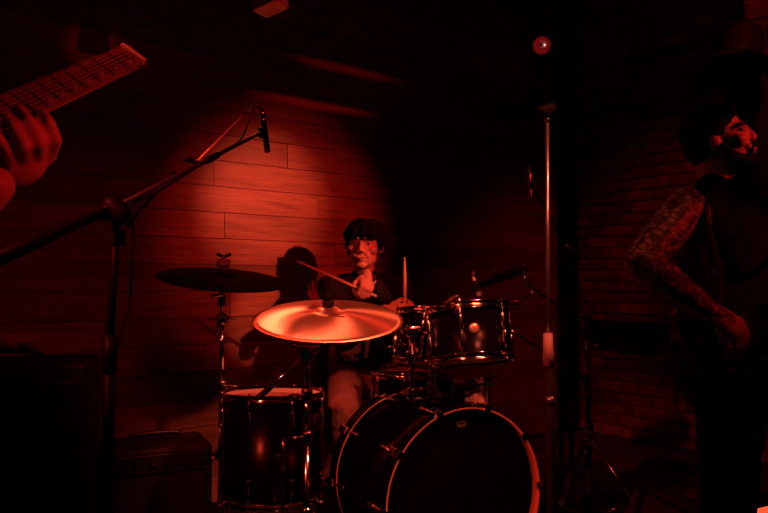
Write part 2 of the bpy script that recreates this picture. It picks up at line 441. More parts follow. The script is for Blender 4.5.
def clamp(parent, p, m=CHROME, r=.018, h=.045, wing=(1, -.3, 0), name='clamp'):
    p = V(p)
    c = MB(Matrix.Translation(p)).lathe([(0, -h / 2), (r, -h / 2), (r * 1.12, -h * .3), (r, 0), (r * 1.15, h * .3), (r * .9, h / 2), (0, h / 2)], 14).build(name, m, parent)
    if wing:
        wd = V(wing).normalized(); s = MB(); s.cyl(p + wd * r * .5, p + wd * (r + .018), .004, seg=8); s.build('bolt', m, c)
        wing_nut(c, p + wd * (r + .018), wd, .016, m)
    return c

def cymbal(parent, center, normal, R, m=BRONZE, name='cymbal_plate', seg=72):
    """centre of the bow; bell rises along normal"""
    LM = Matrix.Translation(V(center)) @ frame_z(normal)
    pr = []; rb_ = R * .19; hb = R * .075; hbow = R * .105
    top = [(.006, hbow + hb)]
    for i in range(1, 7):
        t = i / 6; top.append((rb_ * t, hbow + hb * math.cos(t * math.pi / 2) ** .8 if t < 1 else hbow))
    for i in range(1, 13):
        t = i / 12; r_ = rb_ + (R - rb_) * t; top.append((r_, hbow * (1 - t ** 1.7)))
    th = .0016
    pr = top + [(R, -th)] + [(r_, z - th) for r_, z in reversed(top)] + [top[0]]
    return MB().lathe(pr, seg).build(name, m, parent, LM)

def cym_top(parent, center, normal, up=.035, m=CHROME, fm=FELT):
    """seat under the cymbal, felts, wing nut above"""
    n = V(normal).normalized(); c = V(center)
    M = Matrix.Translation(c) @ frame_z(n)
    MB(M).lathe([(0, -.0), (.014, 0), (.016, .012), (.005, .016), (.005, .075 + up), (0, .078 + up)], 14).build('threaded_post', m, parent)
    MB(M).lathe([(.006, .048), (.021, .048), (.023, .060), (.020, .072), (.006, .072)], 16).build('felt', fm, parent)
    wing_nut(parent, c + n * (.080 + up * .3), n, .020, m)

def lug(parent, M, a, R, z, m=CHROME, length=.05, mini=False):
    d = V((math.cos(a), math.sin(a), 0))
    b = MB(M); p = d * (R + .011) + V((0, 0, z))
    b.capsule(p - V((0, 0, length / 2)), p + V((0, 0, length / 2)), .0095, .0095, 10)
    b.cyl(d * (R - .002) + V((0, 0, z)), p, .007, seg=8)
    return b.build('lug', m, parent)

def drum(name, label, group, M, R, D, nl, hoop=CHROME, head_top=HEADW, head_bot=HEADW, wood=False, loc=None, cat='drum', hoop_h=.024, badge=None, rot=0.):
    """M: frame, origin at the centre of the drum, local z towards the batter (top) side"""
    t = thing(name, label, cat, loc if loc is not None else (M @ V((0, 0, -D / 2))), group)
    MB(M).lathe([(R, -D / 2), (R, D / 2), (R - .007, D / 2), (R - .007, -D / 2), (R, -D / 2)], 56).build('shell', SHELL, t)
    MB(M).lathe([(0, D / 2 + .006), (R - .012, D / 2 + .006), (R + .002, D / 2 + .001), (R + .003, D / 2 - .006)], 56).build('batter_head', head_top, t)
    MB(M).lathe([(0, -D / 2 - .006), (R - .012, -D / 2 - .006), (R + .002, -D / 2 - .001), (R + .003, -D / 2 + .006)], 56).build('resonant_head', head_bot, t)
    for s in (1, -1):
        z0 = s * (D / 2 - hoop_h * .55); z1 = s * (D / 2 + hoop_h * .55)
        if wood:
            pr = [(R + .004, z0), (R + .011, z0), (R + .012, z0 + s * .004), (R + .012, z1 - s * .003), (R + .0105, z1), (R + .004, z0)]
            pe = [(R + .0105, z1 + s * .001), (R + .0040, z1 + s * .001), (R + .003, z1 - s * .003), (R + .003, z0 + s * .046), (R + .0045, z0 + s * .046), (R + .0105, z1 + s * .001)]
        else: pr = [(R + .004, z0), (R + .010, z0), (R + .010, z0 + s * .003), (R + .006, z0 + s * .004), (R + .006, z1 - s * .003), (R + .009, z1), (R + .004, z1 + s * .001), (R + .004, z0)]
        ho = MB(M).lathe(pr, 64).build('hoop', hoop if not wood else SHELL, t)
        if wood:
            if s > 0: MB(M).lathe(pe, 72).build('hoop_inlay', hoop, ho)
            if s < 0: MB(M).lathe([(R + .0122, z0), (R + .0132, z0 - .001), (R + .0132, z0 - .009), (R + .0122, z0 - .010), (R + .0122, z0)], 72).build('hoop_inlay', hoop, ho)
    for i in range(nl):
        a = rot + 2 * math.pi * (i + .5) / nl; d = V((math.cos(a), math.sin(a), 0))
        for s in (1, -1):
            zl = s * (D / 2 - min(.075, D * .33)); lug(t, M, a, R, zl, CHROME, .042)
            b = MB(M); top = d * (R + .013) + V((0, 0, s * (D / 2 + hoop_h * .3)))
            b.cyl(d * (R + .012) + V((0, 0, zl)), top, .003, seg=8)
            rod = b.build('tension_rod', CHROME, t)
            if wood:   # claw hook over the hoop
                c = MB(M @ Matrix.Rotation(a, 4, 'Z'))
                c.rbox((R + .020, 0, s * (D / 2 + .004)), (.012, .030, .040), .003); c.rbox((R + .010, 0, s * (D / 2 + hoop_h * .58)), (.028, .026, .008), .002)
                c.build('claw', CHROME, t)
            else:
                MB(M).cyl(top, top + V((0, 0, s * .014)), .0055, .0045, 8).build('rod_cap', CHROME, rod)
    return t

# ================================================================== BASS DRUM
kc = V((.277, 2.72, .372)); kax = V((.20, -.405, 0)).normalized()   # axis pointing to the audience
KD = .42; KR = .312
kmid = kc - kax * KD / 2
KM = Matrix.Translation(kmid) @ frame_z(kax)
kick = drum('bass_drum', 'big black bass drum with gloss hoops, lowest and largest drum of the kit', 'drum kit shells', KM, KR, KD, 10, hoop=HOOPW, head_top=HEADB, head_bot=HEADW, wood=True, loc=(kmid.x, kmid.y, 0), hoop_h=.075, cat='drum', rot=.35)
for s in (-1, 1):   # spurs
    side = kax.cross(V((0, 0, 1))) * s
    p0 = kmid + kax * .08 + side * (KR + .01) - V((0, 0, .10)); p1 = V((0, 0, .008)) + (kmid + kax * .22 + side * (KR + .13)).xy.to_3d()
    b = MB(); b.cyl(p0, p1, .007, seg=8); b.lathe([(0, -.02), (.02, -.02), (.02, .02), (0, .02)], 10, Matrix.Translation(p0)); sp = b.build('spur', CHROME, kick)
    MB().capsule(p1 - V((0, 0, -.012)), p1 + V((0, 0, .006)), .013).build('rubber_foot', RUBBER, sp)
# small crown-like maker's emblem printed near the top of the front head
upv = V((0, 0, 1)); rt = upv.cross(kax).normalized()
EM = Matrix.Translation(kc + kax * .0068 + upv * .262 - kax * .0) @ Matrix((( rt.x, upv.x, kax.x, 0), (rt.y, upv.y, kax.y, 0), (rt.z, upv.z, kax.z, 0), (0, 0, 0, 1)))
pts_b = [(-.020, -.010), (-.012, -.016), (0, -.018), (.012, -.016), (.020, -.010), (.021, .002), (.012, -.003), (0, -.005), (-.012, -.003), (-.021, .002)]
eb = MB(EM); eb.prism(pts_b, 0, .0006)
for a in (-50, -25, 0, 25, 50):
    r_ = math.radians(a); eb.prism([(math.sin(r_) * .016 - .0035, .001), (math.sin(r_) * .016 + .0035, .001), (math.sin(r_) * .036, .004 + math.cos(r_) * .017)], 0, .0006)
eb.build('emblem', EMBLEM, kick)

# ================================================================== SNARE, TOMS, FLOOR TOM
SN = V((.125, 3.42, .652))
snare = drum('snare_drum', 'shallow black snare drum with chrome hoops behind the bass drum', None, Matrix.Translation(SN) @ Matrix.Rotation(-.10, 4, 'X'), .172, .125, 8, rot=.2)
st = thing('snare_stand', 'chrome tripod stand holding up the snare drum', 'drum stand', (SN.x, SN.y, 0))
MB().cyl((SN.x, SN.y, .06), (SN.x, SN.y, .50), .011).build('pole', CHROME, st)
tripod(st, (SN.x, SN.y, 0), .28, .24, rot=.5)
for i in range(3):
    a = .4 + i * 2.094; d = V((math.cos(a), math.sin(a), 0))
    MB().tube([V((SN.x, SN.y, .50)), SN + d * .10 + V((0, 0, -.11)), SN + d * .165 + V((0, 0, -.088)), SN + d * .192 + V((0, 0, -.05))], .006).build('basket_arm', CHROME, st)

def tomM(c, tilt, az): return Matrix.Translation(c) @ Matrix.Rotation(az, 4, 'Z') @ Matrix.Rotation(tilt, 4, 'X')
TB = V((.325, 2.82, .945)); TA = V((.175, 3.14, .905))
tomb = drum('rack_tom', 'black rack tom with a round red-lit badge, front one of the two raised toms', 'rack toms on the bass drum', tomM(TB, -.20, .3), .150, .185, 6, rot=.45)
toma = drum('rack_tom', 'smaller black rack tom, half hidden behind the front raised tom and its chrome posts', 'rack toms on the bass drum', tomM(TA, -.22, -.35), .125, .20, 6, rot=.2)
# badge on the front tom
bd = V((-.04, -1, 0)).normalized(); bp_ = P(474.5, 328, 2.82 - .153)
MB(Matrix.Translation(bp_) @ frame_z(V((.05, -1, .03)))).lathe([(0, .004), (.012, .004), (.017, .002), (.019, -.003), (.019, -.008)], 20).build('badge', mat('badge', (.7, .55, .4), .3, .8), tomb)
# floor tom
FT = V((-.447, 3.02, .490))
ft = drum('floor_tom', 'deep black floor tom with pale head, left of the bass drum, on three legs', 'drum kit shells', Matrix.Translation(FT) @ Matrix.Rotation(-.045, 4, 'X'), .198, .40, 8, loc=(FT.x, FT.y, 0), rot=.1)
for i in range(3):
    a = -1.25 + i * 2.094; d = V((math.cos(a), math.sin(a), 0)); q = FT + d * .225
    lg = MB().tube(cr([V((q.x, q.y, .56)), V((q.x, q.y, .16)), q * 1 + d * .02 + V((0, 0, -.475 + .06)), V((q.x, q.y, .02)) + d * .04], 5), .006).build('leg', CHROME, ft)
    MB().capsule(V((q.x, q.y, .030)) + d * .036, V((q.x, q.y, .014)) + d * .042, .013).build('rubber_foot', RUBBER, lg)
    b = MB(); b.rbox(FT + d * .212 + V((0, 0, -.02)), (.035, .035, .06), .006, Matrix.Rotation(a, 4, 'Z')); b.build('leg_bracket', CHROME, ft)

# double tom post rising from the bass drum
tp = thing('tom_mount', 'chrome double tom post with clamps rising from the bass drum top', 'tom mount', (.15, 2.96, KM.translation.z + KR))
q1 = P(412, 400, 2.95); q2 = P(412, 331, 2.95); q3 = P(432, 396, 2.98); q4 = P(432, 322, 2.98)
MB().rbox((q1 + q3) / 2 + V((0, 0, -.005)), (.13, .06, .025), .006).build('base_plate', CHROME, tp)
for a, b_ in ((q1, q2), (q3, q4)):
    MB().cyl(a, b_, .0115, seg=14).build('post', CHROME, tp)
    L_ = b_ - a
    clamp(tp, a + L_ * .10, wing=(-1, -.6, 0)); clamp(tp, a + L_ * .62, r=.021, h=.05, wing=(.8, -1, .1), name='memory_lock')
    clamp(tp, b_, r=.022, h=.05, wing=(-.5, -1, .2), name='ball_clamp')
MB().lathe([(0, 0), (.026, .001), (.028, .005), (.020, .009), (0, .010)], 20, Matrix.Translation(P(414, 328.5, 2.95))).build('top_cap', HEADW, tp)
MB().capsule(P(388, 347.5, 2.90), P(405, 344, 2.95), .0045, .006).build('key_rod', CHROME, tp)
for a, b_, n_ in ((q2 + V((0, 0, -.02)), TA + V((-.0, -.118, .03)), 'l_arm'), (q4 + V((0, 0, -.01)), TB + V((-.10, .118, .03)), 'l_arm')):
    MB().tube(cr([a, a * .5 + b_ * .5 + V((0, 0, .02)), b_], 5), .009).build(n_, CHROME, tp)
rr = random.Random(3)
for px, py in ((428, 333), (436, 327), (442, 338), (439, 342), (433, 345)):
    wing_nut(tp, P(px, py, 2.93), (rr.uniform(-.5, .5), -1, rr.uniform(-.2, .5)), .014)
for px, py in ((430, 386), (440, 396), (424, 412), (434, 404)):
    clamp(tp, P(px, py, 2.88), r=.010, h=.028, wing=(.6, -1, .2), name='memory_lock')
# microphone clipped to front tom hoop
def clip_mic(px, py, Y, label, lean=(.2, -.1, 1)):
    t = thing('clip_microphone', label, 'microphone', P(px, py, Y), 'clip-on drum microphones')
    p = P(px, py, Y); n = V(lean).normalized()
    MB().rbox(p, (.02, .03, .022), .004).build('clip', BLKMET, t)
    MB().tube(cr([p, p + n * .03, p + n * .05 + V((-.01, 0, 0))], 4), .004).build('gooseneck', BLKMET, t)
    q = p + n * .055 + V((-.01, 0, 0))
    MB().capsule(q, q + V((-.03, .03, -.028)), .013, .011).build('capsule_body', CHROME, t)
    return t
clip_mic(456, 312, 2.70, 'small chrome microphone clipped on the near rim of the front raised tom')
clip_mic(437, 405, 3.02, 'small chrome microphone low between the snare drum and the front raised tom')

# ================================================================== CYMBAL STANDS
def pole_seg(t, pts, radii, m=CHROME):
    """pts from the floor up"""
    for i in range(len(pts) - 1):
        MB().cyl(pts[i], pts[i + 1], radii[i], seg=14).build('pole', m, t)

# -- left straight stand with the dark ride cymbal
Yr = 3.16
cr_c = P(222, 281, Yr); cr_n = V((.03, .20, 1)).normalized()
base = V((cr_c.x, Yr, 0))
t = thing('cymbal_stand', 'straight chrome cymbal stand left of the floor tom, under the dark ride cymbal', 'cymbal stand', base, 'cymbal stands')
top = cr_c - cr_n * .012
pole_seg(t, [base + V((0, 0, .06)), P(222, 386, Yr), P(222, 319, Yr), top], [.013, .011, .008])
clamp(t, P(222, 386, Yr), r=.019, h=.05, wing=(1, -.35, 0)); clamp(t, P(222, 319, Yr), r=.020, h=.045, wing=(-1, -.35, 0))
wing_nut(t, P(229, 319, Yr - .03), (1, -.5, 0), .02); wing_nut(t, P(230, 386, Yr - .03), (1, -.5, 0), .016)
MB().capsule(P(219, 319, Yr - .02), P(217, 333, Yr - .02), .008, .006).build('tilter_lever', CHROME, t)
MB().rbox(P(222, 300, Yr), (.03, .035, .05), .006).build('tilter', CHROME, t)
MB().capsule(P(222, 295, Yr - .02), P(213, 296, Yr - .03), .006, .008).build('tilter_screw', CHROME, t)
tripod(t, base, .42, .30, rot=.9)
cy = thing('ride_cymbal', 'wide dark ride cymbal at eye level, left end of the kit', 'cymbal', cr_c, 'cymbals')
cymbal(cy, cr_c - cr_n * .0, cr_n, .272, DARKBR)
MB(Matrix.Translation(cr_c + cr_n * .062) @ frame_z(cr_n)).lathe([(0, 0), (.028, 0), (.029, .004), (.029, .026), (.027, .030), (0, .030)], 20).build('felt', FELT, cy)
wing_nut(cy, cr_c + cr_n * .10, cr_n, .022, CHROME)

# -- boom stand with the bright tilted crash
Yc = 2.50
cc = P(328, 320, Yc) + V((0,0,.004)); cn = V((.02, -.235, 1)).normalized()
b0 = P(307, 353, 2.44); base = V((b0.x, b0.y, 0))
t = thing('cymbal_stand', 'chrome boom cymbal stand in the middle, under the bright crash cymbal', 'cymbal stand', base, 'cymbal stands')
pole_seg(t, [base + V((0, 0, .05)), P(307, 437, 2.44), P(307, 395, 2.44), b0], [.0125, .0105, .009])
for py in (437, 395): clamp(t, P(307, py, 2.44), r=.017, h=.04, wing=(-1, -.5, 0))
clamp(t, b0, r=.022, h=.05, wing=(.5, -1, .3), name='boom_tilter'); wing_nut(t, b0 + V((.03, -.03, .012)), (1, -.4, .1), .02); wing_nut(t, b0 + V((-.035, -.02, .02)), (-1, -.4, .6), .018)
e0 = P(258, 398, 2.36); e1 = P(322, 342, 2.48)
MB().cyl(e0, e1, .0062, seg=12).build('boom_arm', CHROME, t)
MB().capsule(e0, e0 + (e1 - e0).normalized() * .05, .010).build('boom_grip', RUBBER, t)
MB().rbox(P(325, 335, 2.485), (.026, .03, .04), .006).build('tilter', CHROME, t)
wing_nut(t, P(323, 336, 2.45), (-.4, -1, .3), .018); wing_nut(t, P(331, 331, 2.46), (.8, -1, .3), .016)
MB().cyl(P(325, 335, 2.485), cc, .0065, seg=10).build('threaded_rod', CHROME, t)
tripod(t, base, .40, .29, rot=.3)
cy = thing('crash_cymbal', 'bright bronze crash cymbal tilted forward in front of the drummer', 'cymbal', cc, 'cymbals')
cymbal(cy, cc, cn, .25, BRONZE)
M_ = Matrix.Translation(cc + cn * .046) @ frame_z(cn)
MB(M_).lathe([(0, 0), (.019, 0), (.020, .016), (.018, .018), (0, .018)], 16).build('felt', CLOTHB, cy)
wing_nut(cy, cc + cn * .070, cn, .018, BLKMET)

# -- right boom stand with thin dark cymbal seen edge on
Ys = 3.25
base = V((P(588, 400, Ys).x, Ys, 0))
t = thing('cymbal_stand', 'tall chrome boom cymbal stand at the right end of the kit', 'cymbal stand', base, 'cymbal stands')
topS = P(588, 318, Ys)
pole_seg(t, [base + V((0, 0, .05)), P(589, 466, Ys), P(589, 428, Ys), P(588, 340, Ys), topS], [.016, .012, .0095, .008], BLKMET)
clamp(t, P(589, 428, Ys), r=.019, h=.05, wing=(-1, -.4, 0)); clamp(t, P(588, 345, Ys), r=.016, h=.04, wing=(.8, -.5, 0)); clamp(t, topS, r=.014, h=.03, wing=(-.8, -.5, 0), m=BLKMET)
clamp(t, P(586, 380, Ys - .02), r=.015, h=.04, wing=(.8, -.8, 0), m=BLKMET, name='boom_tilter')
MB().cyl(P(584, 379.5, Ys - .03), P(503, 325, 3.02), .0055, seg=10).build('boom_arm', CHROME, t)
MB().rbox(P(503, 321, 3.02), (.02, .026, .04), .005).build('tilter', CHROME, t)
MB().capsule(P(502, 320, 3.0), P(501, 309, 3.0), .0045).build('tilter_screw', CHROME, t); wing_nut(t, P(506, 318, 2.98), (.7, -1, 0), .017)
tripod(t, base, .46, .32, rot=-.4, m=CHROME)
rc = P(505, 305, 3.02); rn = V((.05, -.02, 1)).normalized()
MB().cyl(P(503, 321, 3.02), rc + rn * .05, .004, seg=8).build('threaded_rod', CHROME, t)
cy = thing('splash_cymbal', 'small dark cymbal seen edge-on beyond the front raised tom', 'cymbal', rc, 'cymbals')
cymbal(cy, rc, rn, .125, DARKBR)
MB(Matrix.Translation(rc + rn * .02) @ frame_z(rn)).lathe([(0, 0), (.012, 0), (.012, .012), (0, .013)], 12).build('felt', CLOTHB, cy)
# cymbal behind, tilted to the viewer, mostly dark
c2 = P(499, 279, 3.30); n2 = V((-.30, .16, 1)).normalized()
cy = thing('china_cymbal', 'dark tilted cymbal silhouette behind the right raised tom, above the small cymbal', 'cymbal', c2, 'cymbals')
cymbal(cy, c2, n2, .14, DARKBR)
wing_nut(cy, c2 + n2 * .045, n2, .016, CHROME)
# its short boom arm of bent chrome segments, on its own stand
bb = V((P(560, 300, 3.35).x, 3.35, 0))
t = thing('cymbal_stand', 'black cymbal stand beside the corner post with bent chrome boom to the high right cymbal', 'cymbal stand', bb, 'cymbal stands')
pole_seg(t, [bb + V((0, 0, .05)), P(560, 400, 3.35), P(560, 306, 3.35)], [.012, .009], BLKMET)
MB().tube([P(560, 307, 3.35), P(545, 297, 3.33), P(533, 290, 3.32)], .007).build('boom_arm', CHROME, t)
MB().tube(cr([P(533, 290, 3.32), P(526, 280, 3.31), P(524, 270, 3.31)], 4), .007).build('boom_arm', CHROME, t)
MB().tube(cr([P(533, 292, 3.32), P(524, 299, 3.31), P(512, 302, 3.31)], 4), .006).build('side_arm', CHROME, t)
clamp(t, P(533, 291, 3.31), r=.015, h=.03, wing=(.4, -1, 0)); clamp(t, P(524, 268, 3.31), r=.011, h=.03, wing=(-.9, -.7, 0), name='tilter')
MB().cyl(P(524, 266, 3.31), c2 + n2 * .02, .0055, seg=8).build('top_arm', BLKMET, t)
tripod(t, bb, .30, .24, rot=1.8, m=BLKMET)
# small mic with red lit windscreen near the cymbals
def pencil_mic(name, label, p0, p1, r, bands=True, grp=None, mt=BLKMET):
    """p0 cable end, p1 capsule end"""
    p0, p1 = V(p0), V(p1); t = thing(name, label, 'microphone', p1, grp); d = (p1 - p0); n = d.normalized(); L_ = d.length
    MB(Matrix.Translation(p0) @ frame_z(n)).lathe([(0, 0), (r * .8, 0), (r, L_ * .06), (r, L_ * .66), (r * .92, L_ * .67), (r * .92, L_ * .70), (r, L_ * .71), (r, L_ * .97), (r * .8, L_), (0, L_)], 18).build('body', mt, t)
    MB(Matrix.Translation(p0) @ frame_z(-n)).lathe([(0, -.002), (r * .86, -.002), (r * .9, .022), (r * .7, .036), (r * .4, .045), (0, .046)], 14).build('connector', CHROME, t)
    MB(Matrix.Translation(p1 - n * L_ * .12) @ frame_z(n)).lathe([(r * 1.02, 0), (r * 1.03, .008), (r * 1.02, .016)], 16).build('capsule_ring', GREYMET, t)
    return t
tm = pencil_mic('tom_microphone', 'short microphone pointing down beside the dark high right cymbal', P(475.5, 281, 3.0), P(479, 293, 3.0), .012, grp='drum microphones')

# ================================================================== MIC STANDS
# left big boom stand, close to the camera
Yl = 1.95
jt = P(117, 212, Yl); fb = V((P(104, 500, Yl + .02).x, Yl + .02, 0)); fb.z = 0
t = thing('microphone_stand', 'black boom microphone stand nearest the camera at left, with long rising boom', 'microphone stand', fb, 'microphone stands')
mid = P(110, 345, Yl + .01)
pole_seg(t, [V((fb.x, fb.y, .05)), mid, jt], [.0165, .0105], BLKMET)
MB().cyl(P(110.3, 335, Yl + .01), P(109, 372, Yl + .01), .021, .019, 16).build('height_clutch', BLKMET, t)
MB().capsule(P(112, 206, Yl - .02), P(121, 214, Yl - .02), .030, .028).build('boom_joint', BLKMET, t)
MB().rbox(P(119, 238, Yl), (.034, .03, .04), .006).build('joint_neck', BLKMET, t)
MB().capsule(P(108, 204, Yl - .03), P(106, 214, Yl - .04), .014, .018).build('joint_knob', BLKMET, t)
bs = P(-28, 270, 1.50); be = P(262, 132, 2.92)
kk = .30; bj = P(117, 207, Yl)
MB().cyl(bs, bj, .0165, .012, seg=14).build('counterweight_arm', BLKMET, t)
MB().cyl(bj, be, .0085, .0075, seg=14).build('boom_arm', mat('boom_satin', (.06, .055, .05), .28, .6), t)
MB().cyl(bj + (be - bj) * .52, bj + (be - bj) * .60, .012, .011, 14).build('boom_coupler', BLKMET, t)
MB().tube(cr([P(127, 226, Yl), P(145, 205, 2.1), P(175, 172, 2.35)], 6), .004).build('boom_brace', BLKMET, t)
MB().rbox(P(262, 133, 2.92), (.03, .035, .04), .006).build('mic_clip', BLKMET, t)
tripod(t, (fb.x, fb.y, 0), .20, .34, m=BLKMET, rot=.2, dbl=False, r=.012)
pencil_mic('overhead_microphone', 'black pencil microphone hanging from the left boom over the ride cymbal', P(263.5, 120, 2.93), P(267.5, 152, 2.93), .0115, grp='overhead microphones')
c_ = MB().tube(cr([P(263.5, 116, 2.93), P(260, 108, 2.92), P(252, 108, 2.9), P(249, 120, 2.85), P(240, 140, 2.78), P(222, 152, 2.68), P(190, 172, 2.45), P(150, 196, 2.15), P(131, 205, 1.98), P(133, 230, 1.95), P(132, 270, 1.95), P(129, 305, 1.95), P(121, 335, 1.96), P(113, 370, 1.96), P(112, 440, 1.97), V((fb.x + .03, fb.y - .02, .10)), V((fb.x + .10, fb.y - .1, .006)), V((fb.x + .5, fb.y - .3, .006))], 6), .0034).build('microphone_cable', RUBBER, None)
tag(c_, 'thin black cable looping off the hanging left microphone and down its stand', 'cable')
# second lit boom crossing it
t = thing('spare_boom_arm', 'thin bright chrome rod crossing above the left microphone boom', 'boom arm', P(197, 163, 2.44))
MB().cyl(P(196, 163, 2.44), P(241, 118, 2.60), .0052, .0042, 10).build('rod', mat('rod_paint', (.55, .42, .36), .4, .2), t)
MB().cyl(P(228, 131, 2.555), P(243, 116, 2.61), .0062, .0058, 10).build('sleeve', mat('rod_sleeve', (.25, .1, .08), .5), t)
clamp(t, P(196.5, 164, 2.44), r=.010, h=.022, wing=(-.6, -1, .3), m=BLKMET)

# straight stand right of the kit, in front
Yp = 2.35
b0 = V((P(551.5, 513, Yp).x, Yp, 0))
t = thing('microphone_stand', 'straight tall microphone stand with red-lit grip, right of the bass drum', 'microphone stand', b0, 'microphone stands')
pole_seg(t, [V((b0.x, Yp, .03)), P(549.5, 365, Yp)], [.0145], BLACKP)
MB().cyl(P(548, 345, Yp), P(547.2, 121, Yp), .0068, seg=12).build('pole', GREYMET, t)
MB().cyl(P(548.5, 366, Yp), P(548, 333, Yp), .0185, .0145, 18).build('clutch_grip', mat('grip_plastic', (.30, .26, .25), .6), t)
MB().cyl(P(550.5, 396, Yp), P(550.5, 404, Yp), .017, .017, 14).build('collar', GREYMET, t)
MB().lathe([(0, 0), (.12, 0), (.13, .008), (.12, .022), (.03, .035), (0, .035)], 40, Matrix.Translation((b0.x, Yp, .001))).build('round_base', BLKMET, t)
MB().cyl(P(547.2, 122, Yp), P(547.2, 117, Yp), .0095, seg=12).build('thread_adapter', GREYMET, t)
b = MB(); b.cyl(P(547, 118, Yp), P(547, 111, Yp), .012, .015, 12); b.cyl(P(541, 112, Yp - .03), P(552, 108, Yp + .03), .018, .016, 16); b.build('mic_clip', mat('clip_plastic', (.006, .007, .006), .8, spec=.1), t)

# thin overhead stand before the corner post
Yo = 3.75
b0 = V((P(571, 400, Yo).x, Yo, 0))
t = thing('microphone_stand', 'thin black boom microphone stand in front of the dark corner post', 'microphone stand', b0, 'microphone stands')
pole_seg(t, [V((b0.x, Yo, .04)), P(571, 400, Yo), P(570, 246, Yo)], [.012, .009], BLKMET)
clamp(t, P(570, 247, Yo), r=.016, h=.04, wing=(-.9, -.7, 0)); wing_nut(t, P(573, 250, Yo - .03), (.4, -1, 0), .018, GREYMET)
MB().cyl(P(575, 262, Yo), P(533, 188, 3.6), .0048, seg=10).build('boom_arm', BLKMET, t)
MB().rbox(P(531.5, 186, 3.6), (.026, .03, .03), .005).build('mic_clip', BLKMET, t)
tripod(t, (b0.x, Yo, 0), .2, .3, m=BLKMET, rot=.6, dbl=False)
pencil_mic('overhead_microphone', 'slim pencil microphone hanging on the right boom above the small cymbals', P(529.5, 172, 3.6), P(530.5, 196, 3.6), .010, grp='overhead microphones', mt=GREYMET)
c_ = MB().tube(cr([P(567, 470, 3.3), P(573, 478, 3.3), P(580, 470, 3.32), P(586, 462, 3.36)], 8), .004).build('looped_cable', RUBBER, None)
# ================================================================== PEOPLE
def basis(F_, B_, left):
    F_ = V(F_).normalized(); B_ = V(B_); B_ = (B_ - F_ * B_.dot(F_)).normalized()
    T_ = F_.cross(B_) if left else B_.cross(F_); return F_, B_, T_
def hand(mb, W, F_, B_, left, curls, thumb=(.5, .5), spread=.0, sc=1.0):
    """palm, four jointed fingers and a thumb. W wrist, F towards the fingers, B out of the back of the hand"""
    F_, B_, T_ = basis(F_, B_, left); W = V(W)
    L = lambda x, y, z: W + (T_ * x + F_ * y + B_ * z) * sc
    R = Matrix(((T_.x, F_.x, B_.x, 0), (T_.y, F_.y, B_.y, 0), (T_.z, F_.z, B_.z, 0), (0, 0, 0, 1)))
    mb.ell(L(0, .050, 0), (.040 * sc, .053 * sc, .0165 * sc), R); mb.ell(L(.022, .032, -.008), (.020 * sc, .034 * sc, .017 * sc), R)
    mb.capsule(L(0, -.02, 0), L(0, .03, 0), .026 * sc, .024 * sc)
    xs = (.030, .010, -.010, -.028); ln = ((.045, .027, .021), (.050, .031, .022), (.046, .029, .021), (.036, .022, .019)); rd = (.0095, .0098, .0094, .0084)
    for i in range(4):
        p = L(xs[i] * .95, .088 - abs(i - 1) * .004, 0); mb.capsule(L(xs[i] * .8, .05, 0), p, .010 * sc, rd[i] * 1.1 * sc)
        ang = 0; c = curls[i] if isinstance(curls[i], (tuple, list)) else (curls[i],) * 3
        sp = spread * (1.5 - i)
        for k in range(3):
            ang += math.radians(c[k]); d = (F_ * math.cos(ang) - B_ * math.sin(ang) + T_ * sp * math.cos(ang)).normalized()
            q = p + d * ln[i][k] * sc; r0 = rd[i] * (1 - .08 * k) * sc; mb.capsule(p, q, r0, r0 * .92); p = q
    a, b = thumb   # a: opening to the side 0..1, b: fold under the palm 0..1
    p0 = L(.026, .020, -.006); p1 = p0 + (T_ * (.022 + .014 * a) + F_ * .030 - B_ * (.006 + .016 * b)) * sc
    p2 = p1 + (T_ * (.004 + .012 * a - .012 * b) + F_ * .027 - B_ * .018 * b) * sc; p3 = p2 + (T_ * (-.004 + .008 * a - .018 * b) + F_ * .020 - B_ * .012 * b) * sc
    mb.capsule(p0, p1, .015 * sc, .012 * sc); mb.capsule(p1, p2, .0115 * sc, .0105 * sc); mb.capsule(p2, p3, .0105 * sc, .009 * sc)

def head_blobs(mb, H, beard=False, sc=1.0):
    """H: head frame (x to the person's left.. any, y face, z up), origin between the ears"""
    m0 = mb.M; mb.M = H @ Matrix.Scale(sc, 4)
    mb.ell((0, -.012, .045), (.075, .094, .082)); mb.ell((0, .018, -.005), (.066, .078, .085)); mb.ell((0, .030, -.055), (.058, .060, .052))
    mb.ell((0, .070, -.088), (.028, .022, .020)); 
    for s in (-1, 1):
        mb.ell((.044 * s, .058, -.014), (.026, .027, .023)); mb.capsule((.014 * s, .090, .034), (.044 * s, .078, .034), .0085, .008)
        mb.ell((.047 * s, .020, -.058), (.016, .040, .024)); mb.ell((.076 * s, -.008, -.004), (.008, .018, .030), Matrix.Rotation(.25 * s, 4, 'Z'))
        mb.ell((.012 * s, .101, -.024), (.009, .010, .008)); mb.ell((.028 * s, .080, -.042), (.014, .014, .014))
    mb.capsule((0, .090, .024), (0, .106, -.016), .0080, .0105)
    mb.ell((0, .088, -.050), (.026, .012, .009)); mb.ell((0, .088, -.064), (.022, .012, .010))
    mb.M = m0

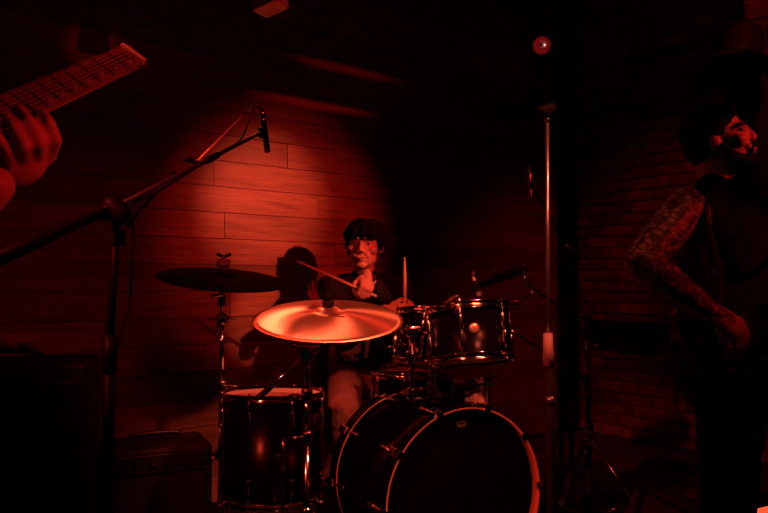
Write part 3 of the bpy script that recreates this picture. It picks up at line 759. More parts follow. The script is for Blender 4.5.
def face_parts(t, body, H, smile=True, closed=False, sc=1.0):
    M = H @ Matrix.Scale(sc, 4)
    for s in (-1, 1):
        e = MB(M).ell((.031 * s, .0775, .013), (.0125, .0115, .0095 if not closed else .006)).build('eye', EYEW, body)
        MB(M).ell((.031 * s, .0865, .012), (.0052, .0038, .0055)).build('iris', DARK, e)
        MB(M).tube(cr([(.014 * s, .098, .030), (.030 * s, .097, .036), (.048 * s, .082, .031)], 5), .0048).build('eyebrow', HAIR, body)
        MB(M).tube(cr([(.018 * s, .090, .018), (.031 * s, .0915, .024), (.045 * s, .080, .017)], 5), .0028).build('eyelid', SKIN, body)
    if smile:
        MB(M).tube(cr([(-.030, .083, -.045), (-.016, .098, -.054), (0, .102, -.057), (.016, .098, -.054), (.030, .083, -.045)], 5), .0042).build('mouth', LIPS, body)
        MB(M).tube(cr([(-.022, .0925, -.0505), (0, .1045, -.0555), (.022, .0925, -.0505)], 5), .0022).build('teeth', TEETH, body)
    else:
        MB(M).tube(cr([(-.025, .090, -.056), (0, .101, -.056), (.025, .090, -.056)], 5), .0055).build('mouth', LIPS, body)

def limb(mb, pts, radii):
    for i in range(len(pts) - 1): mb.capsule(pts[i], pts[i + 1], radii[i], radii[i + 1])

def torso(mb, pel, chest, neckb, shL, shR, k=1.0, belly=.0):
    pel, chest, neckb, shL, shR = map(V, (pel, chest, neckb, shL, shR))
    ax = (shL - shR).normalized(); up = (neckb - pel).normalized(); fr = ax.cross(up).normalized(); ax2 = up.cross(fr).normalized() * -1
    R = Matrix(((ax.x, fr.x, up.x, 0), (ax.y, fr.y, up.y, 0), (ax.z, fr.z, up.z, 0), (0, 0, 0, 1)))
    R = R.to_3x3(); R.normalize(); R = R.to_4x4()
    mid = (pel + chest) / 2
    mb.ell(pel, (.165 * k, .115 * k, .12), R); mb.ell(mid, (.145 * k, (.105 + belly) * k, .17), R)
    mb.ell(chest, (.165 * k, .115 * k, .17), R)
    mb.capsule(shR + (chest - shR) * .12, shL + (chest - shL) * .12, .058 * k, .058 * k)
    mb.capsule(chest + up * .08, neckb, .10 * k, .060 * k)
    mb.capsule(neckb - ax * .10 * k - up * .04, neckb + ax * .10 * k - up * .04, .048 * k)

def headM(c, face, up):
    face = V(face).normalized(); up = V(up); up = (up - face * up.dot(face)).normalized(); x = face.cross(up).normalized()
    return Matrix(((x.x, face.x, up.x, c[0]), (x.y, face.y, up.y, c[1]), (x.z, face.z, up.z, c[2]), (0, 0, 0, 1)))

def wrinkle(strength, size):
    def f(o):
        tx = bpy.data.textures.new('folds', 'CLOUDS'); tx.noise_scale = size; tx.noise_depth = 2
        d = o.modifiers.new('d', 'DISPLACE'); d.texture = tx; d.strength = strength; d.mid_level = .5; d.texture_coords = 'GLOBAL'
    return f

# ------------------------------------------------------------------ drummer
def drummer():
    t = thing('person', 'smiling drummer with dark mop hair and black shirt seated behind the drum kit', 'person', (-.10, 3.85, 0), 'musicians')
    pel = V((-.10, 3.92, .66)); chest = V((-.10, 3.88, .95)); nb = V((-.10, 3.85, 1.165))
    shL = V((.085, 3.84, 1.115)); shR = V((-.285, 3.86, 1.115))
    H = headM(P(364.5, 246.0, 3.80), V((-.16, -1, -.05)), V((.06, .02, 1))) @ Matrix.Diagonal((1.12, 1.03, 1.05, 1))
    body = MB(); head_blobs(body, H)
    body.capsule(nb, H @ V((0, -.01, -.05)), .054, .050)
    torso(body, pel, chest, nb, shL, shR, .92)
    # left arm: its hand holds the stick pointing to the photograph's left
    gA = P(364, 291, 3.46); tA = P(297, 261, 3.34); TAx = (tA - gA).normalized()
    FA = V((-.25, -.85, -.45)); FA = (FA - TAx * FA.dot(TAx)).normalized(); BA_ = TAx.cross(FA).normalized()
    wA = gA - FA * .078 + BA_ * .026
    wA0 = wA
    elL = V((.135, 3.74, .86)); limb(body, [shL, elL, wA + (elL - wA) * .06, wA], [.050, .040, .027, .026])
    hand(body, wA, FA, BA_, True, [(62, 72, 50)] * 4, (.1, 1.0))
    # right arm crosses low behind the crash and holds the upright stick
    gB = P(406, 311, 3.40); TBx = V((.02, -.05, 1)).normalized()
    FB = V((.80, -.60, 0)); FB = (FB - TBx * FB.dot(TBx)).normalized(); BB = FB.cross(TBx).normalized()
    wB = gB - FB * .078 + BB * .026
    elR = V((-.19, 3.58, .86)); limb(body, [shR, elR, wB], [.050, .040, .026])
    hand(body, wB, FB, BB, False, [(62, 72, 50)] * 4, (.1, 1.0))
    # legs
    knR = P(344, 407, 3.36); knL = V((.40, 3.50, .60)); hR = pel + V((-.10, -.03, -.02)); hL = pel + V((.10, -.03, -.02))
    anR = V((-.13, 3.30, .10)); anL = V((.47, 3.52, .10))
    limb(body, [hR, knR, anR], [.075, .052, .038]); limb(body, [hL, knL, anL], [.075, .052, .038])
    for an, d in ((anR, V((-.05, -1, 0))), (anL, V((.25, -1, 0)))):
        body.capsule(an - V((0, 0, .05)), an - V((0, 0, .065)) + d.normalized() * .15, .036, .028)
    bo = remesh(body, 'body', SKIN, t, .0042, 3)
    face_parts(t, bo, H, True)
    # hair: mop with fringe
    h = MB(H @ Matrix.Translation((0, 0, -.004)) @ Matrix.Diagonal((.93, .96, .93, 1))); h.ell((0, -.022, .060), (.090, .105, .086))
    rh = random.Random(2)
    for i in range(60):
        a = rh.uniform(0, 2 * math.pi); el = rh.uniform(.15, 1.2)
        s = V((math.cos(a) * math.cos(el) * .088, math.sin(a) * math.cos(el) * .10 - .015, .055 + math.sin(el) * .085))
        if s.y > .03: e = V((s.x * 1.05 + rh.uniform(-.012, .012), .098 - abs(s.x) * .25, rh.uniform(.036, .052)))
        else: e = V((s.x * 1.14, s.y * 1.10, s.z - rh.uniform(.05, .115)))
        m_ = (s + e) / 2 + (s - V((0, 0, .03))).normalized() * .012
        for p, q, r0, r1 in ((s, m_, .018, .014), (m_, e, .014, .006)): h.capsule(p, q, r0, r1, 8)
    for x in (-.055, -.040, -.026, -.012, .003, .018, .032, .047, .058):
        h.capsule((x * .8, .07, .10), (x + rh.uniform(-.006, .006), .098 - abs(x) * .35, .040 + rh.uniform(-.004, .008)), .016, .006, 8)
    for s in (-1, 1):
        for k in range(5): h.capsule((.078 * s, .035 - k * .028, .07), (.084 * s, .032 - k * .028, -.012 - (k > 1) * .03), .014, .007, 8)
    remesh(h, 'hair', HAIR, bo, .005, 2)
    # shirt (long sleeves pushed to the forearm)
    sh = MB(); torso(sh, pel, chest, nb + V((0, 0, .012)), shL, shR, 1.04)
    limb(sh, [shL, elL, elL + (wA - elL) * .82], [.066, .056, .046]); limb(sh, [shR, elR, elR + (wB - elR) * .50], [.066, .056, .046])
    so = remesh(sh, 'shirt', CLOTHB, bo, .007, 3, wrinkle(.012, .06))
    # printed motif on the chest
    def onchest(px, py): return P(px, py, 3.735)
    pr = MB()
    poly = [(335, 345), (341, 341), (360, 338), (361, 349), (360, 353), (353, 355), (353, 357), (359, 358), (358, 361), (345, 361)]
    pts = [onchest(*q) for q in poly]; n = len(pts)
    pr._add(pts + [q + V((0, .004, 0)) for q in pts], [tuple(range(n)), tuple(reversed(range(n, 2 * n)))] + [(i, (i + 1) % n, n + (i + 1) % n, n + i) for i in range(n)], False)
    poly = [(366, 335), (370, 336), (369, 350), (367, 357), (364, 359), (365, 348)]
    pts = [onchest(*q) for q in poly]; n = len(pts)
    pr._add(pts + [q + V((0, .004, 0)) for q in pts], [tuple(range(n)), tuple(reversed(range(n, 2 * n)))] + [(i, (i + 1) % n, n + (i + 1) % n, n + i) for i in range(n)], False)
    o = pr.build('shirt_print', PRINTM, so)
    md = o.modifiers.new('t', 'TRIANGULATE')
    # trousers, shoes
    tr = MB(); tr.ell(pel - V((0, 0, .03)), (.175, .14, .115))
    limb(tr, [hR, knR, anR + V((0, 0, .03))], [.094, .072, .056]); limb(tr, [hL, knL, anL + V((0, 0, .03))], [.094, .072, .056])
    remesh(tr, 'trousers', JEANS, bo, .007, 3, wrinkle(.016, .05))
    for an, d in ((anR, V((-.05, -1, 0))), (anL, V((.25, -1, 0)))):
        d.normalize(); s = MB(); s.capsule(an - V((0, 0, .055)) - d * .03, an - V((0, 0, .062)) + d * .17, .046, .036); s.capsule(an, an - V((0, 0, .04)), .048)
        remesh(s, 'shoe', LEATHER, bo, .006, 2)
    # beaded bracelet on the left wrist
    br = MB(); ax = (wA - elL).normalized(); Mb = Matrix.Translation(wA0 - ax * .022) @ frame_z(ax)
    for i in range(14):
        a = 2 * math.pi * i / 14; br.ell(Mb @ V((.032 * math.cos(a), .032 * math.sin(a), 0)), (.0085,) * 3, seg=8, rings=6)
    br.build('bracelet', mat('beads', (.05, .04, .04), .15, .6), bo)
    # sticks
    def stick(a, b, label):
        a, b = V(a), V(b); d = b - a; L = d.length; M = Matrix.Translation(a) @ frame_z(d)
        o = MB(M).lathe([(0, 0), (.0068, .002), (.0073, .01), (.0073, L * .72), (.0050, L * .93), (.0036, L * .965), (.0048, L * .982), (.0040, L * .995), (0, L)], 14).build('drumstick', WOODST, None)
        tag(o, label, 'drumstick', 'drumsticks in the hands of the drummer')
    stick(gA - TAx * .07, tA, 'pale drumstick pointing up and left in the raised hand below the smiling face')
    stick(gB - TBx * .10, P(404.5, 257, 3.38), 'upright drumstick in the right-side hand behind the crash cymbal')
    # stool
    s_ = thing('drum_stool', 'round black padded drum stool under the seated drummer', 'stool', (-.10, 3.98, 0))
    MB(Matrix.Translation((-.10, 3.98, .47))).lathe([(0, 0), (.16, 0), (.175, .02), (.175, .06), (.15, .078), (0, .082)], 32).build('seat', LEATHER, s_)
    MB().cyl((-.10, 3.98, .08), (-.10, 3.98, .48), .014).build('post', CHROME, s_); tripod(s_, (-.10, 3.98, 0), .24, .24, rot=.6)
drummer()

# ------------------------------------------------------------------ tattooed musician at right
def standing_man():
    Y = 2.22
    t = thing('person', 'bearded musician with tattooed arm and black sleeveless shirt standing at right, head tipped back', 'person', (1.06, Y, 0), 'musicians')
    pel = V((1.035, Y + .02, .92)); chest = V((1.045, Y, 1.25)); nb = V((1.005, Y, 1.455))
    shR = P(686, 209, Y - .14); shL = V((1.10, Y + .17, 1.38))
    Hc = P(718, 143, Y - .02)
    H = headM(Hc, V((.88, -.46, .28)), V((-.32, 0, 1))) @ Matrix.Scale(.89, 4)
    body = MB(); head_blobs(body, H)
    body.capsule(nb - V((0, 0, .02)), H @ V((0, -.02, -.06)), .066, .060)
    torso(body, pel, chest, nb, shL, shR, 1.0)
    elR = P(641, 262, Y - .20); wR = P(706, 309, Y - .29)
    body.ell(shR + V((.0, 0, -.01)), (.062, .062, .070))
    limb(body, [shR, shR * .45 + elR * .55, elR], [.060, .056, .046]); limb(body, [elR, elR * .65 + wR * .35, wR], [.047, .047, .030])
    hand(body, wR, V((.80, -.15, -.55)), V((.30, -.72, .60)), False, [(38, 26, 14), (44, 30, 16), (48, 30, 16), (52, 30, 16)], (.3, .4), spread=.16, sc=1.1)
    elL = V((1.42, Y + .15, 1.20)); wL = V((1.66, Y - .02, 1.32)); limb(body, [shL, elL, wL], [.058, .046, .030])
    hand(body, wL, V((.2, -.3, .95)), V((.6, .7, 0)), True, [(40, 50, 30)] * 4, (.4, .5))
    hR = pel + V((-.04, -.09, -.04)); hL = pel + V((.03, .09, -.04)); knR = V((.965, Y - .11, .50)); knL = V((1.05, Y + .12, .50)); anR = V((.95, Y - .12, .10)); anL = V((1.06, Y + .14, .10))
    limb(body, [hR, knR, anR], [.085, .056, .04]); limb(body, [hL, knL, anL], [.085, .056, .04])
    for an in (anR, anL): body.capsule(an - V((0, 0, .05)), an + V((.15, -.03, -.065)), .036, .028)
    bo = remesh(body, 'body', SKIN, t, .0045, 3)
    # ink on the right arm only
    bo.data.materials.append(TATTOO); base = WM[t.name].to_translation()
    segs = [(V(shR), V(elR)), (V(elR), V(wR))]
    for p in bo.data.polygons:
        c = p.center + base
        for a, b in segs:
            d = b - a; k = max(0, min(1, (c - a).dot(d) / d.length_squared))
            if (a + d * k - c).length < .075 and c.y < Y - .02: p.material_index = 1; break
    face_parts(t, bo, H, False, True)
    MB(H).ell((.079, .0, -.036), (.004, .004, .004)).build('earring', CHROME, bo) ; MB(H).ell((-.079, .0, -.036), (.004, .004, .004)).build('earring', CHROME, bo)
    h = MB(H); h.ell((0, -.018, .052), (.081, .096, .085)); h.ell((0, -.045, .005), (.076, .066, .07)); h.capsule((-.045, .060, .085), (.045, .060, .085), .022); remesh(h, 'hair', HAIR, bo, .005, 2, wrinkle(.006, .01))
    bd_ = MB(H)
    bd_.ell((0, .074, -.086), (.031, .026, .026)); bd_.ell((0, .055, -.09), (.040, .045, .026))
    for s in (-1, 1):
        limb(bd_, [V((.072 * s, .012, -.015)), V((.062 * s, .030, -.060)), V((.030 * s, .070, -.092))], [.012, .020, .022])
        limb(bd_, [V((.0 * s, .103, -.038)), V((.026 * s, .092, -.046)), V((.034 * s, .080, -.072))], [.007, .008, .012])
    remesh(bd_, 'beard', HAIR, bo, .005, 2, wrinkle(.006, .01))
    sh = MB(); torso(sh, pel - V((0, 0, .02)), chest, nb - V((0, 0, .005)), shL - V((.02, .03, -.02)), shR * .84 + chest * .16 + V((0, 0, .03)), 1.14, .01)
    remesh(sh, 'shirt', CLOTHB, bo, .007, 3, wrinkle(.020, .07))
    tr = MB(); tr.ell(pel - V((0, 0, .04)), (.150, .170, .13))
    limb(tr, [hR, knR, anR], [.100, .072, .065]); limb(tr, [hL, knL, anL], [.100, .070, .065])
    remesh(tr, 'trousers', CLOTHB, bo, .008, 3, wrinkle(.015, .06))
    for an in (anR, anL):
        s = MB(); s.capsule(an + V((-.04, 0, -.055)), an + V((.17, -.03, -.062)), .046, .036); s.capsule(an, an - V((0, 0, .04)), .048)
        remesh(s, 'boot', LEATHER, bo, .006, 2)
    b = MB(); M_ = Matrix.Translation(pel + V((0, 0, .06)))
    b.lathe([(.165, -.02), (.170, -.02), (.170, .02), (.165, .02), (.165, -.02)], 40, M_); b.build('belt', LEATHER, bo)
    # his guitar, worn low in front, neck to the right
    g = thing('electric_guitar', 'black electric guitar worn by the tattooed musician, mostly in darkness', 'guitar', P(742, 330, Y - .30))
    gx = V((.93, .05, .36)).normalized(); gn = V((.10, -1, .10)); gn = (gn - gx * gn.dot(gx)).normalized(); gy = gn.cross(gx).normalized()
    G = Matrix(((gx.x, gy.x, gn.x, 0), (gx.y, gy.y, gn.y, 0), (gx.z, gy.z, gn.z, 0), (0, 0, 0, 1))); c0 = P(752, 325, Y - .205)
    G = Matrix.Translation(c0) @ G
    outline = []
    ctrl = [(-.19, 0), (-.18, .10), (-.10, .155), (0, .115), (.08, .12), (.19, .155), (.21, .11), (.12, .05), (.12, -.04), (.19, -.12), (.13, -.15), (.03, -.11), (-.08, -.155), (-.17, -.11), (-.19, 0)]
    for q in cr([(x, y, 0) for x, y in ctrl], 5)[:-1]: outline.append((q.x, q.y))
    bdg = MB(G).prism(outline, -.042, 0).build('guitar_body', mat('guitar_black', (.006, .006, .006), .25, 0, .5), g)
    MB(G).box((.42, 0, .004), (.64, .052, .018)).build('guitar_neck', FRETB, g)
    MB(G).rbox((.80, .01, .0), (.17, .075, .016), .004).build('headstock', PLASTB, g)
    for x in (-.02, .06): MB(G).rbox((x, 0, .006), (.022, .085, .014), .003).build('pickup', PLASTB, g)
    MB(G).rbox((-.09, 0, .006), (.035, .09, .014), .003).build('bridge', CHROME, g)
    for x, y in ((-.10, -.09), (-.06, -.105), (-.01, -.095)): MB(G).lathe([(0, .016), (.009, .015), (.010, .0), (0, 0)], 14, Matrix.Translation((x, y, 0))).build('knob', CHROME, g)
    MB(G).box((.30, 0, .017), (.80, .0012, .0012)).build('string', GREYMET, g)
    # strap
    pts = [G @ V((-.18, .03, -.02)), V((.90, Y - .19, 1.12)), P(700, 212, Y - .19), P(712, 188, Y - .08), V((1.07, Y + .14, 1.38)), V((1.20, Y + .10, 1.24)), G @ V((.19, .14, -.02))]
    c_ = cr(pts, 7); b = MB(); vs = []; fs = []
    for i, p in enumerate(c_):
        d = (c_[min(i + 1, len(c_) - 1)] - c_[max(i - 1, 0)]).normalized(); out = (p - V((1.05, Y, p.z))).normalized(); sd = d.cross(out).normalized() * .022
        vs += [p - sd, p + sd, p + sd + out * .003, p - sd + out * .003]
    for i in range(len(c_) - 1):
        for k in range(4): fs.append((i * 4 + k, (i + 1) * 4 + k, (i + 1) * 4 + (k + 1) % 4, i * 4 + (k + 1) % 4))
    b._add(vs, fs); b.build('strap', LEATHER, g)
    MB(Matrix.Translation(P(715, 273, Y - .24))).rbox((0, 0, 0), (.010, .006, .026), .002).build('strap_buckle', CHROME, g)
    c_ = MB().tube(cr([P(683, 364, Y - .10), P(676, 372, Y - .12), P(675, 380, Y - .14), P(681, 392, Y - .15), P(692, 402, Y - .15), P(702, 412, Y - .13), P(708, 440, Y - .12), P(712, 490, Y - .14), V((1.0, Y - .2, .2)), V((.98, Y - .25, .006)), V((.7, Y - .5, .006))], 7), .0034).build('guitar_cable', RUBBER, None)
    tag(c_, 'thin black cable looping from the tattooed musician\'s hip down his leg', 'cable')
standing_man()

# ------------------------------------------------------------------ guitarist out of frame at left: only hand and neck come in
def left_player():
    Yn = 1.15
    a = P(0, 114, 1.06); b = P(131, 56, 1.27); ax = (b - a).normalized()
    t = thing('person', 'fretting hand of a guitarist whose body is outside the frame at upper left', 'person', (-1.15, 1.15, 0), 'musicians')
    body = MB()
    W = P(-6, 186, 1.035)
    fing = [[(50, 155, 1.105), (56, 140, 1.075), (49, 122, 1.065), (42, 113, 1.085)],
            [(38, 160, 1.095), (40, 143, 1.055), (29, 121, 1.055), (20, 110, 1.075)],
            [(25, 163, 1.085), (24, 146, 1.045), (14, 127, 1.045), (5, 116, 1.065)],
            [(11, 165, 1.075), (8, 151, 1.045), (-3, 136, 1.040), (-11, 126, 1.055)]]
    for f_, r_ in zip(fing, (.0092, .0095, .0092, .0084)):
        q_ = [P(*p) for p in f_]
        for k_ in range(3): body.capsule(q_[k_], q_[k_ + 1], r_ * (1.08 - .06 * k_), r_ * (1.02 - .06 * k_))
        body.capsule(P(2, 182, 1.09), q_[0], .014, .0115)
    body.ell(P(20, 172, 1.095), (.040, .022, .022), Matrix.Rotation(-.35, 4, 'Y'))
    limb(body, [P(4, 182, 1.10), P(20, 158, 1.15), P(34, 130, 1.165), P(42, 112, 1.16)], [.018, .014, .0115, .010])
    el = V((-.78, 1.02, 1.02)); sh = V((-.95, 1.18, 1.30)); nb = V((-1.15, 1.22, 1.44)); pel = V((-1.15, 1.22, .92)); chest = V((-1.15, 1.20, 1.24)); shR = V((-1.34, 1.16, 1.38))
    limb(body, [sh, el, W], [.052, .042, .028])
    H = headM(V((-1.16, 1.20, 1.60)), V((.5, -.8, -.1)), V((0, 0, 1)))
    head_blobs(body, H); body.capsule(nb, H @ V((0, -.01, -.05)), .058, .052)
    torso(body, pel, chest, nb, sh, shR, .95)
    elR = V((-1.52, 1.02, 1.12)); wR = V((-1.36, .90, .98)); limb(body, [shR, elR, wR], [.052, .042, .028]); hand(body, wR, V((.8, 0, -.5)), V((0, -1, .2)), False, [(20, 25, 15)] * 4, (.3, .5))
    legs = []
    for s in (-1, 1):
        hp = pel + V((.09 * s, 0, -.04)); kn = V((-1.15 + .11 * s, 1.20, .50)); an = V((-1.15 + .13 * s, 1.24, .10)); legs.append((hp, kn, an)); limb(body, [hp, kn, an], [.08, .055, .04]); body.capsule(an - V((0, 0, .05)), an + V((.03, -.15, -.065)), .036, .028)
    bo = remesh(body, 'body', SKIN, t, .0045, 3)
    face_parts(t, bo, H, False)
    h = MB(H); h.ell((0, -.024, .050), (.084, .098, .088)); h.ell((0, -.05, -.01), (.078, .06, .08)); remesh(h, 'hair', HAIR, bo, .006, 2)
    s_ = MB(); torso(s_, pel, chest, nb - V((0, 0, .05)), sh, shR, 1.08); limb(s_, [sh, el], [.07, .062]); limb(s_, [shR, elR], [.07, .062]); s_.capsule(el, el * .72 + W * .28, .060, .052)
    remesh(s_, 'shirt', CLOTHB, bo, .009, 3, wrinkle(.014, .06))
    tr = MB(); tr.ell(pel - V((0, 0, .04)), (.17, .13, .13))
    for l in legs: limb(tr, l, [.10, .075, .065])
    remesh(tr, 'trousers', CLOTHB, bo, .010, 3)
    for l in legs:
        s = MB(); s.capsule(l[2] - V((0, -.03, .055)), l[2] + V((.03, -.17, -.062)), .046, .036); remesh(s, 'boot', LEATHER, bo, .008, 2)
    # guitar
    g = thing('electric_guitar', 'guitar neck with dot-marked dark fretboard and pale end nut entering at upper left', 'guitar', (a.x, a.y, a.z))
    n = V((.10, -1, .18)); n = (n - ax * n.dot(ax)).normalized(); y = n.cross(ax).normalized()
    G = Matrix(((ax.x, y.x, n.x, a.x), (ax.y, y.y, n.y, a.y), (ax.z, y.z, n.z, a.z), (0, 0, 0, 1)))
    L = (b - a).length; x0 = -.34
    wd = lambda x: .0275 - (.0275 - .0235) * (x - 0) / L
    fb = MB(G); fb.prism([(x0, -wd(x0)), (L, -wd(L)), (L, wd(L)), (x0, wd(x0))], -.004, .004); fo = fb.build('fretboard', FRETB, g)
    bk = MB(G)
    nn = 10
    prof = [(math.cos(math.pi * i / nn), -.004 - .018 * math.sin(math.pi * i / nn)) for i in range(nn + 1)]
    vs = []; 
    for x in (x0, L):
        vs += [(x, wd(x) * c, z) for c, z in prof]
    m = len(prof); bk._add(vs, [(i, i + 1, m + i + 1, m + i) for i in range(m - 1)] + [tuple(range(m)), tuple(reversed(range(m, 2 * m))), (0, m, 2 * m - 1, m - 1)])
    bk.build('guitar_neck', mat('neck_maple', (.35, .2, .12), .4), g)
    x = L; sc_ = .648; k = 0; frs = []
    while True:
        k += 1; xf = L - sc_ * (1 - 2 ** (-k / 12))
        if xf < x0 + .01 or k > 21: break
        MB(G).box((xf, 0, .0046), (.0022, 2 * wd(xf) - .001, .0018)).build('fret', GREYMET, g); frs.append(xf)
    frs = [L] + frs
    for k in (1, 2, 3, 4, 5, 6, 7, 9, 12):
        if k < len(frs):
            xm = (frs[k] + frs[k - 1]) / 2
            if k in (3, 5, 7, 9, 12) or k < 8:
                MB(G).lathe([(0, .0046), (.0032, .0046), (.0032, .0038), (0, .0038)], 12, Matrix.Translation((xm, -wd(xm) * .55, 0))).build('inlay_dot', PEARL, g)
    MB(G).box((L + .003, 0, .003), (.006, 2 * wd(L) + .002, .012)).build('nut', mat('bone_nut', (.85, .8, .72), .4), g)
    MB(G).prism([(L + .006, -.024), (L + .014, -.026), (L + .018, .022), (L + .006, .024)], -.014, .004).build('headstock', mat('headstock_wood', (.14, .06, .04), .5), g)
    for i in range(6):
        yy = -.019 + i * .0076
        MB(G).cyl((x0 - .12, yy * 1.15, .009), (L + .004, yy * .92, .0085), .0005, seg=6).build('string', GREYMET, g)
    outline = []
    ctrl = [(-.24, 0), (-.22, .11), (-.13, .165), (-.02, .12), (.07, .12), (.17, .16), (.20, .12), (.12, .05), (.12, -.05), (.17, -.13), (.10, -.15), (.0, -.11), (-.11, -.165), (-.21, -.12), (-.24, 0)]
    for q in cr([(p[0], p[1], 0) for p in ctrl], 5)[:-1]: outline.append((q.x + x0 - .10, q.y))
    MB(G).prism(outline, -.045, -.002).build('guitar_body', mat('guitar_black2', (.01, .01, .01), .3), g)
    MB(G).rbox((x0 - .17, 0, .004), (.03, .085, .012), .003).build('bridge', CHROME, g); MB(G).rbox((x0 - .09, 0, .002), (.03, .085, .012), .003).build('pickup', PLASTB, g)
left_player()

# ================================================================== STAGE GEAR
# black amplifiers at lower left
def amp(label, c, size, rotz, knobs=True):
    R = Matrix.Translation(V(c)) @ Matrix.Rotation(rotz, 4, 'Z'); w_, d_, h_ = size
    t = thing('guitar_amplifier', label, 'amplifier', c, 'amplifiers')
    MB(R).rbox((0, 0, h_ / 2 + .02), (w_, d_, h_), .018).build('cabinet', TOLEX, t)
    MB(R).rbox((0, -d_ / 2 - .004, h_ * .42 + .02), (w_ - .06, .012, h_ * .70), .004).build('grille_cloth', GRILLE, t)
    cp = MB(R).rbox((0, -d_ / 2 - .003, h_ * .90 + .01), (w_ - .06, .010, .07), .003).build('control_panel', mat('amp_panel', (.03, .03, .03), .4, .5), t)
    for i in range(6): MB(R).cyl((-w_ * .35 + i * w_ * .14, -d_ / 2 - .005, h_ * .90 + .01), (-w_ * .35 + i * w_ * .14, -d_ / 2 - .024, h_ * .90 + .01), .010, .008, 12).build('knob', PLASTB, cp)
    hd = MB(R); hd.tube(cr([(-.11, 0, h_ + .018), (-.09, 0, h_ + .045), (0, 0, h_ + .05), (.09, 0, h_ + .045), (.11, 0, h_ + .018)], 5), .010); hd.build('handle', LEATHER, t)
    for sx in (-1, 1):
        for sy in (-1, 1): MB(R).cyl((sx * (w_ / 2 - .05), sy * (d_ / 2 - .05), 0), (sx * (w_ / 2 - .05), sy * (d_ / 2 - .05), .022), .018, .02, 12).build('rubber_foot', RUBBER, t)
    return R
amp('black amplifier cabinet in the dark at far lower left of the stage', (-1.28, 2.55, 0), (.56, .32, .86), .25)
amp('lower black amplifier half hidden behind the left microphone stand', (-.90, 2.95, 0), (.40, .26, .50), .45)
# crumpled cloth glove/mitt lit red lying on the amplifier
cl = MB(); cc_ = P(14, 341, 2.50); cl.ell(cc_ + V((0, 0, -.005)), (.045, .04, .028)); cl.ell(cc_ + V((.03, 0, .0)), (.03, .035, .022)); cl.ell(cc_ + V((-.035, .01, -.01)), (.03, .035, .02))
o = remesh(cl, 'crumpled_cloth', TOWEL, None, .005, 2, wrinkle(.012, .02)); tag(o, 'small crumpled cloth lit faint red on top of the far left amplifier', 'cloth')

# towel hanging behind the toms
tw = thing('towel', 'red-lit pale towel hanging between the front raised tom and the bass drum hoop', 'towel', P(476, 408, 3.22))
b = MB(); vs = []; fs = []; nx, nz = 10, 12
for sgn, dy in ((0, 0), (1, .006)):
    for i in range(nx + 1):
        for j in range(nz + 1):
            px = 465 + 23 * i / nx + (1 - j / nz) * 0; py = 410 - (31 - 0 * i) * j / nz - 2 * i / nx * (j / nz)
            q = P(px, py, 3.22) + V((0, dy + .006 * math.sin(i * 1.1), 0)); vs.append(q)
m = (nx + 1) * (nz + 1)
for i in range(nx):
    for j in range(nz):
        a = i * (nz + 1) + j; fs += [(a, a + 1, a + nz + 2, a + nz + 1), (m + a, m + a + nz + 1, m + a + nz + 2, m + a + 1)]
for i in range(nx): 
    a = i * (nz + 1); c = a + nz + 1; fs += [(a, c, m + c, m + a), (a + nz, m + a + nz, m + c + nz, c + nz)]
for j in range(nz):
    a = j; c = nx * (nz + 1) + j; fs += [(a, m + a, m + a + 1, a + 1), (c, c + 1, m + c + 1, m + c)]
b._add(vs, fs); b.build('towel_sheet', TOWEL, tw)
# hi-hat stand carrying the towel
hb = V((P(489, 400, 3.20).x, 3.20, 0))
t = thing('hi_hat_stand', 'thin chrome hi-hat stand behind the front raised tom', 'cymbal stand', hb)
pole_seg(t, [hb + V((0, 0, .04)), P(489, 405, 3.2), P(488, 372, 3.2)], [.011, .007])
MB().cyl(P(490, 381, 3.19), P(462, 391, 3.19), .005, seg=8).build('cross_rod', BLKMET, t)
clamp(t, P(488, 377, 3.19), r=.011, h=.03, wing=(.8, -.8, .2)); clamp(t, P(489, 384, 3.19), r=.011, h=.02, wing=(.8, -.8, .2))
tripod(t, hb, .26, .2, rot=.2)
MB().rbox(V((hb.x - .02, 3.05, .03)), (.07, .24, .02), .005).build('pedal', CHROME, t)

# lamp housing hanging top, left of centre
def stage_lamp(name, label, c, aim, s=1.0, m=BLKMET, bright=None):
    c = V(c); t = thing(name, label, 'stage light', c, 'stage lights under the ceiling'); A = Matrix.Translation(c) @ frame_z(aim)
    MB(A).lathe([(0, -.14 * s), (.05 * s, -.14 * s), (.085 * s, -.09 * s), (.09 * s, .10 * s), (.10 * s, .105 * s), (.10 * s, .12 * s), (.082 * s, .12 * s), (.080 * s, .02 * s), (0, .02 * s)], 28).build('housing', m, t)
    y = MB(); x = frame_z(aim) @ V((1, 0, 0)); top = V((c.x, c.y, HT))
    y.tube([c + x * .105 * s, c + x * .105 * s + V((0, 0, .13 * s)), c - x * .105 * s + V((0, 0, .13 * s)), c - x * .105 * s], .008); y.build('yoke', m, t)
    MB().cyl(c + V((0, 0, .13 * s)), top, .012, seg=10).build('drop_pipe', m, t)
    for k in range(4):
        Mk = A @ Matrix.Rotation(k * math.pi / 2, 4, 'Z') @ Matrix.Translation((.095 * s, 0, .12 * s)) @ Matrix.Rotation(.55, 4, 'Y')
        MB(Mk).prism([(-.002, -.07 * s), (.0, -.07 * s), (.002, .07 * s), (-.002, .07 * s)], 0, .13 * s).build('barn_door', m, t)
    return t
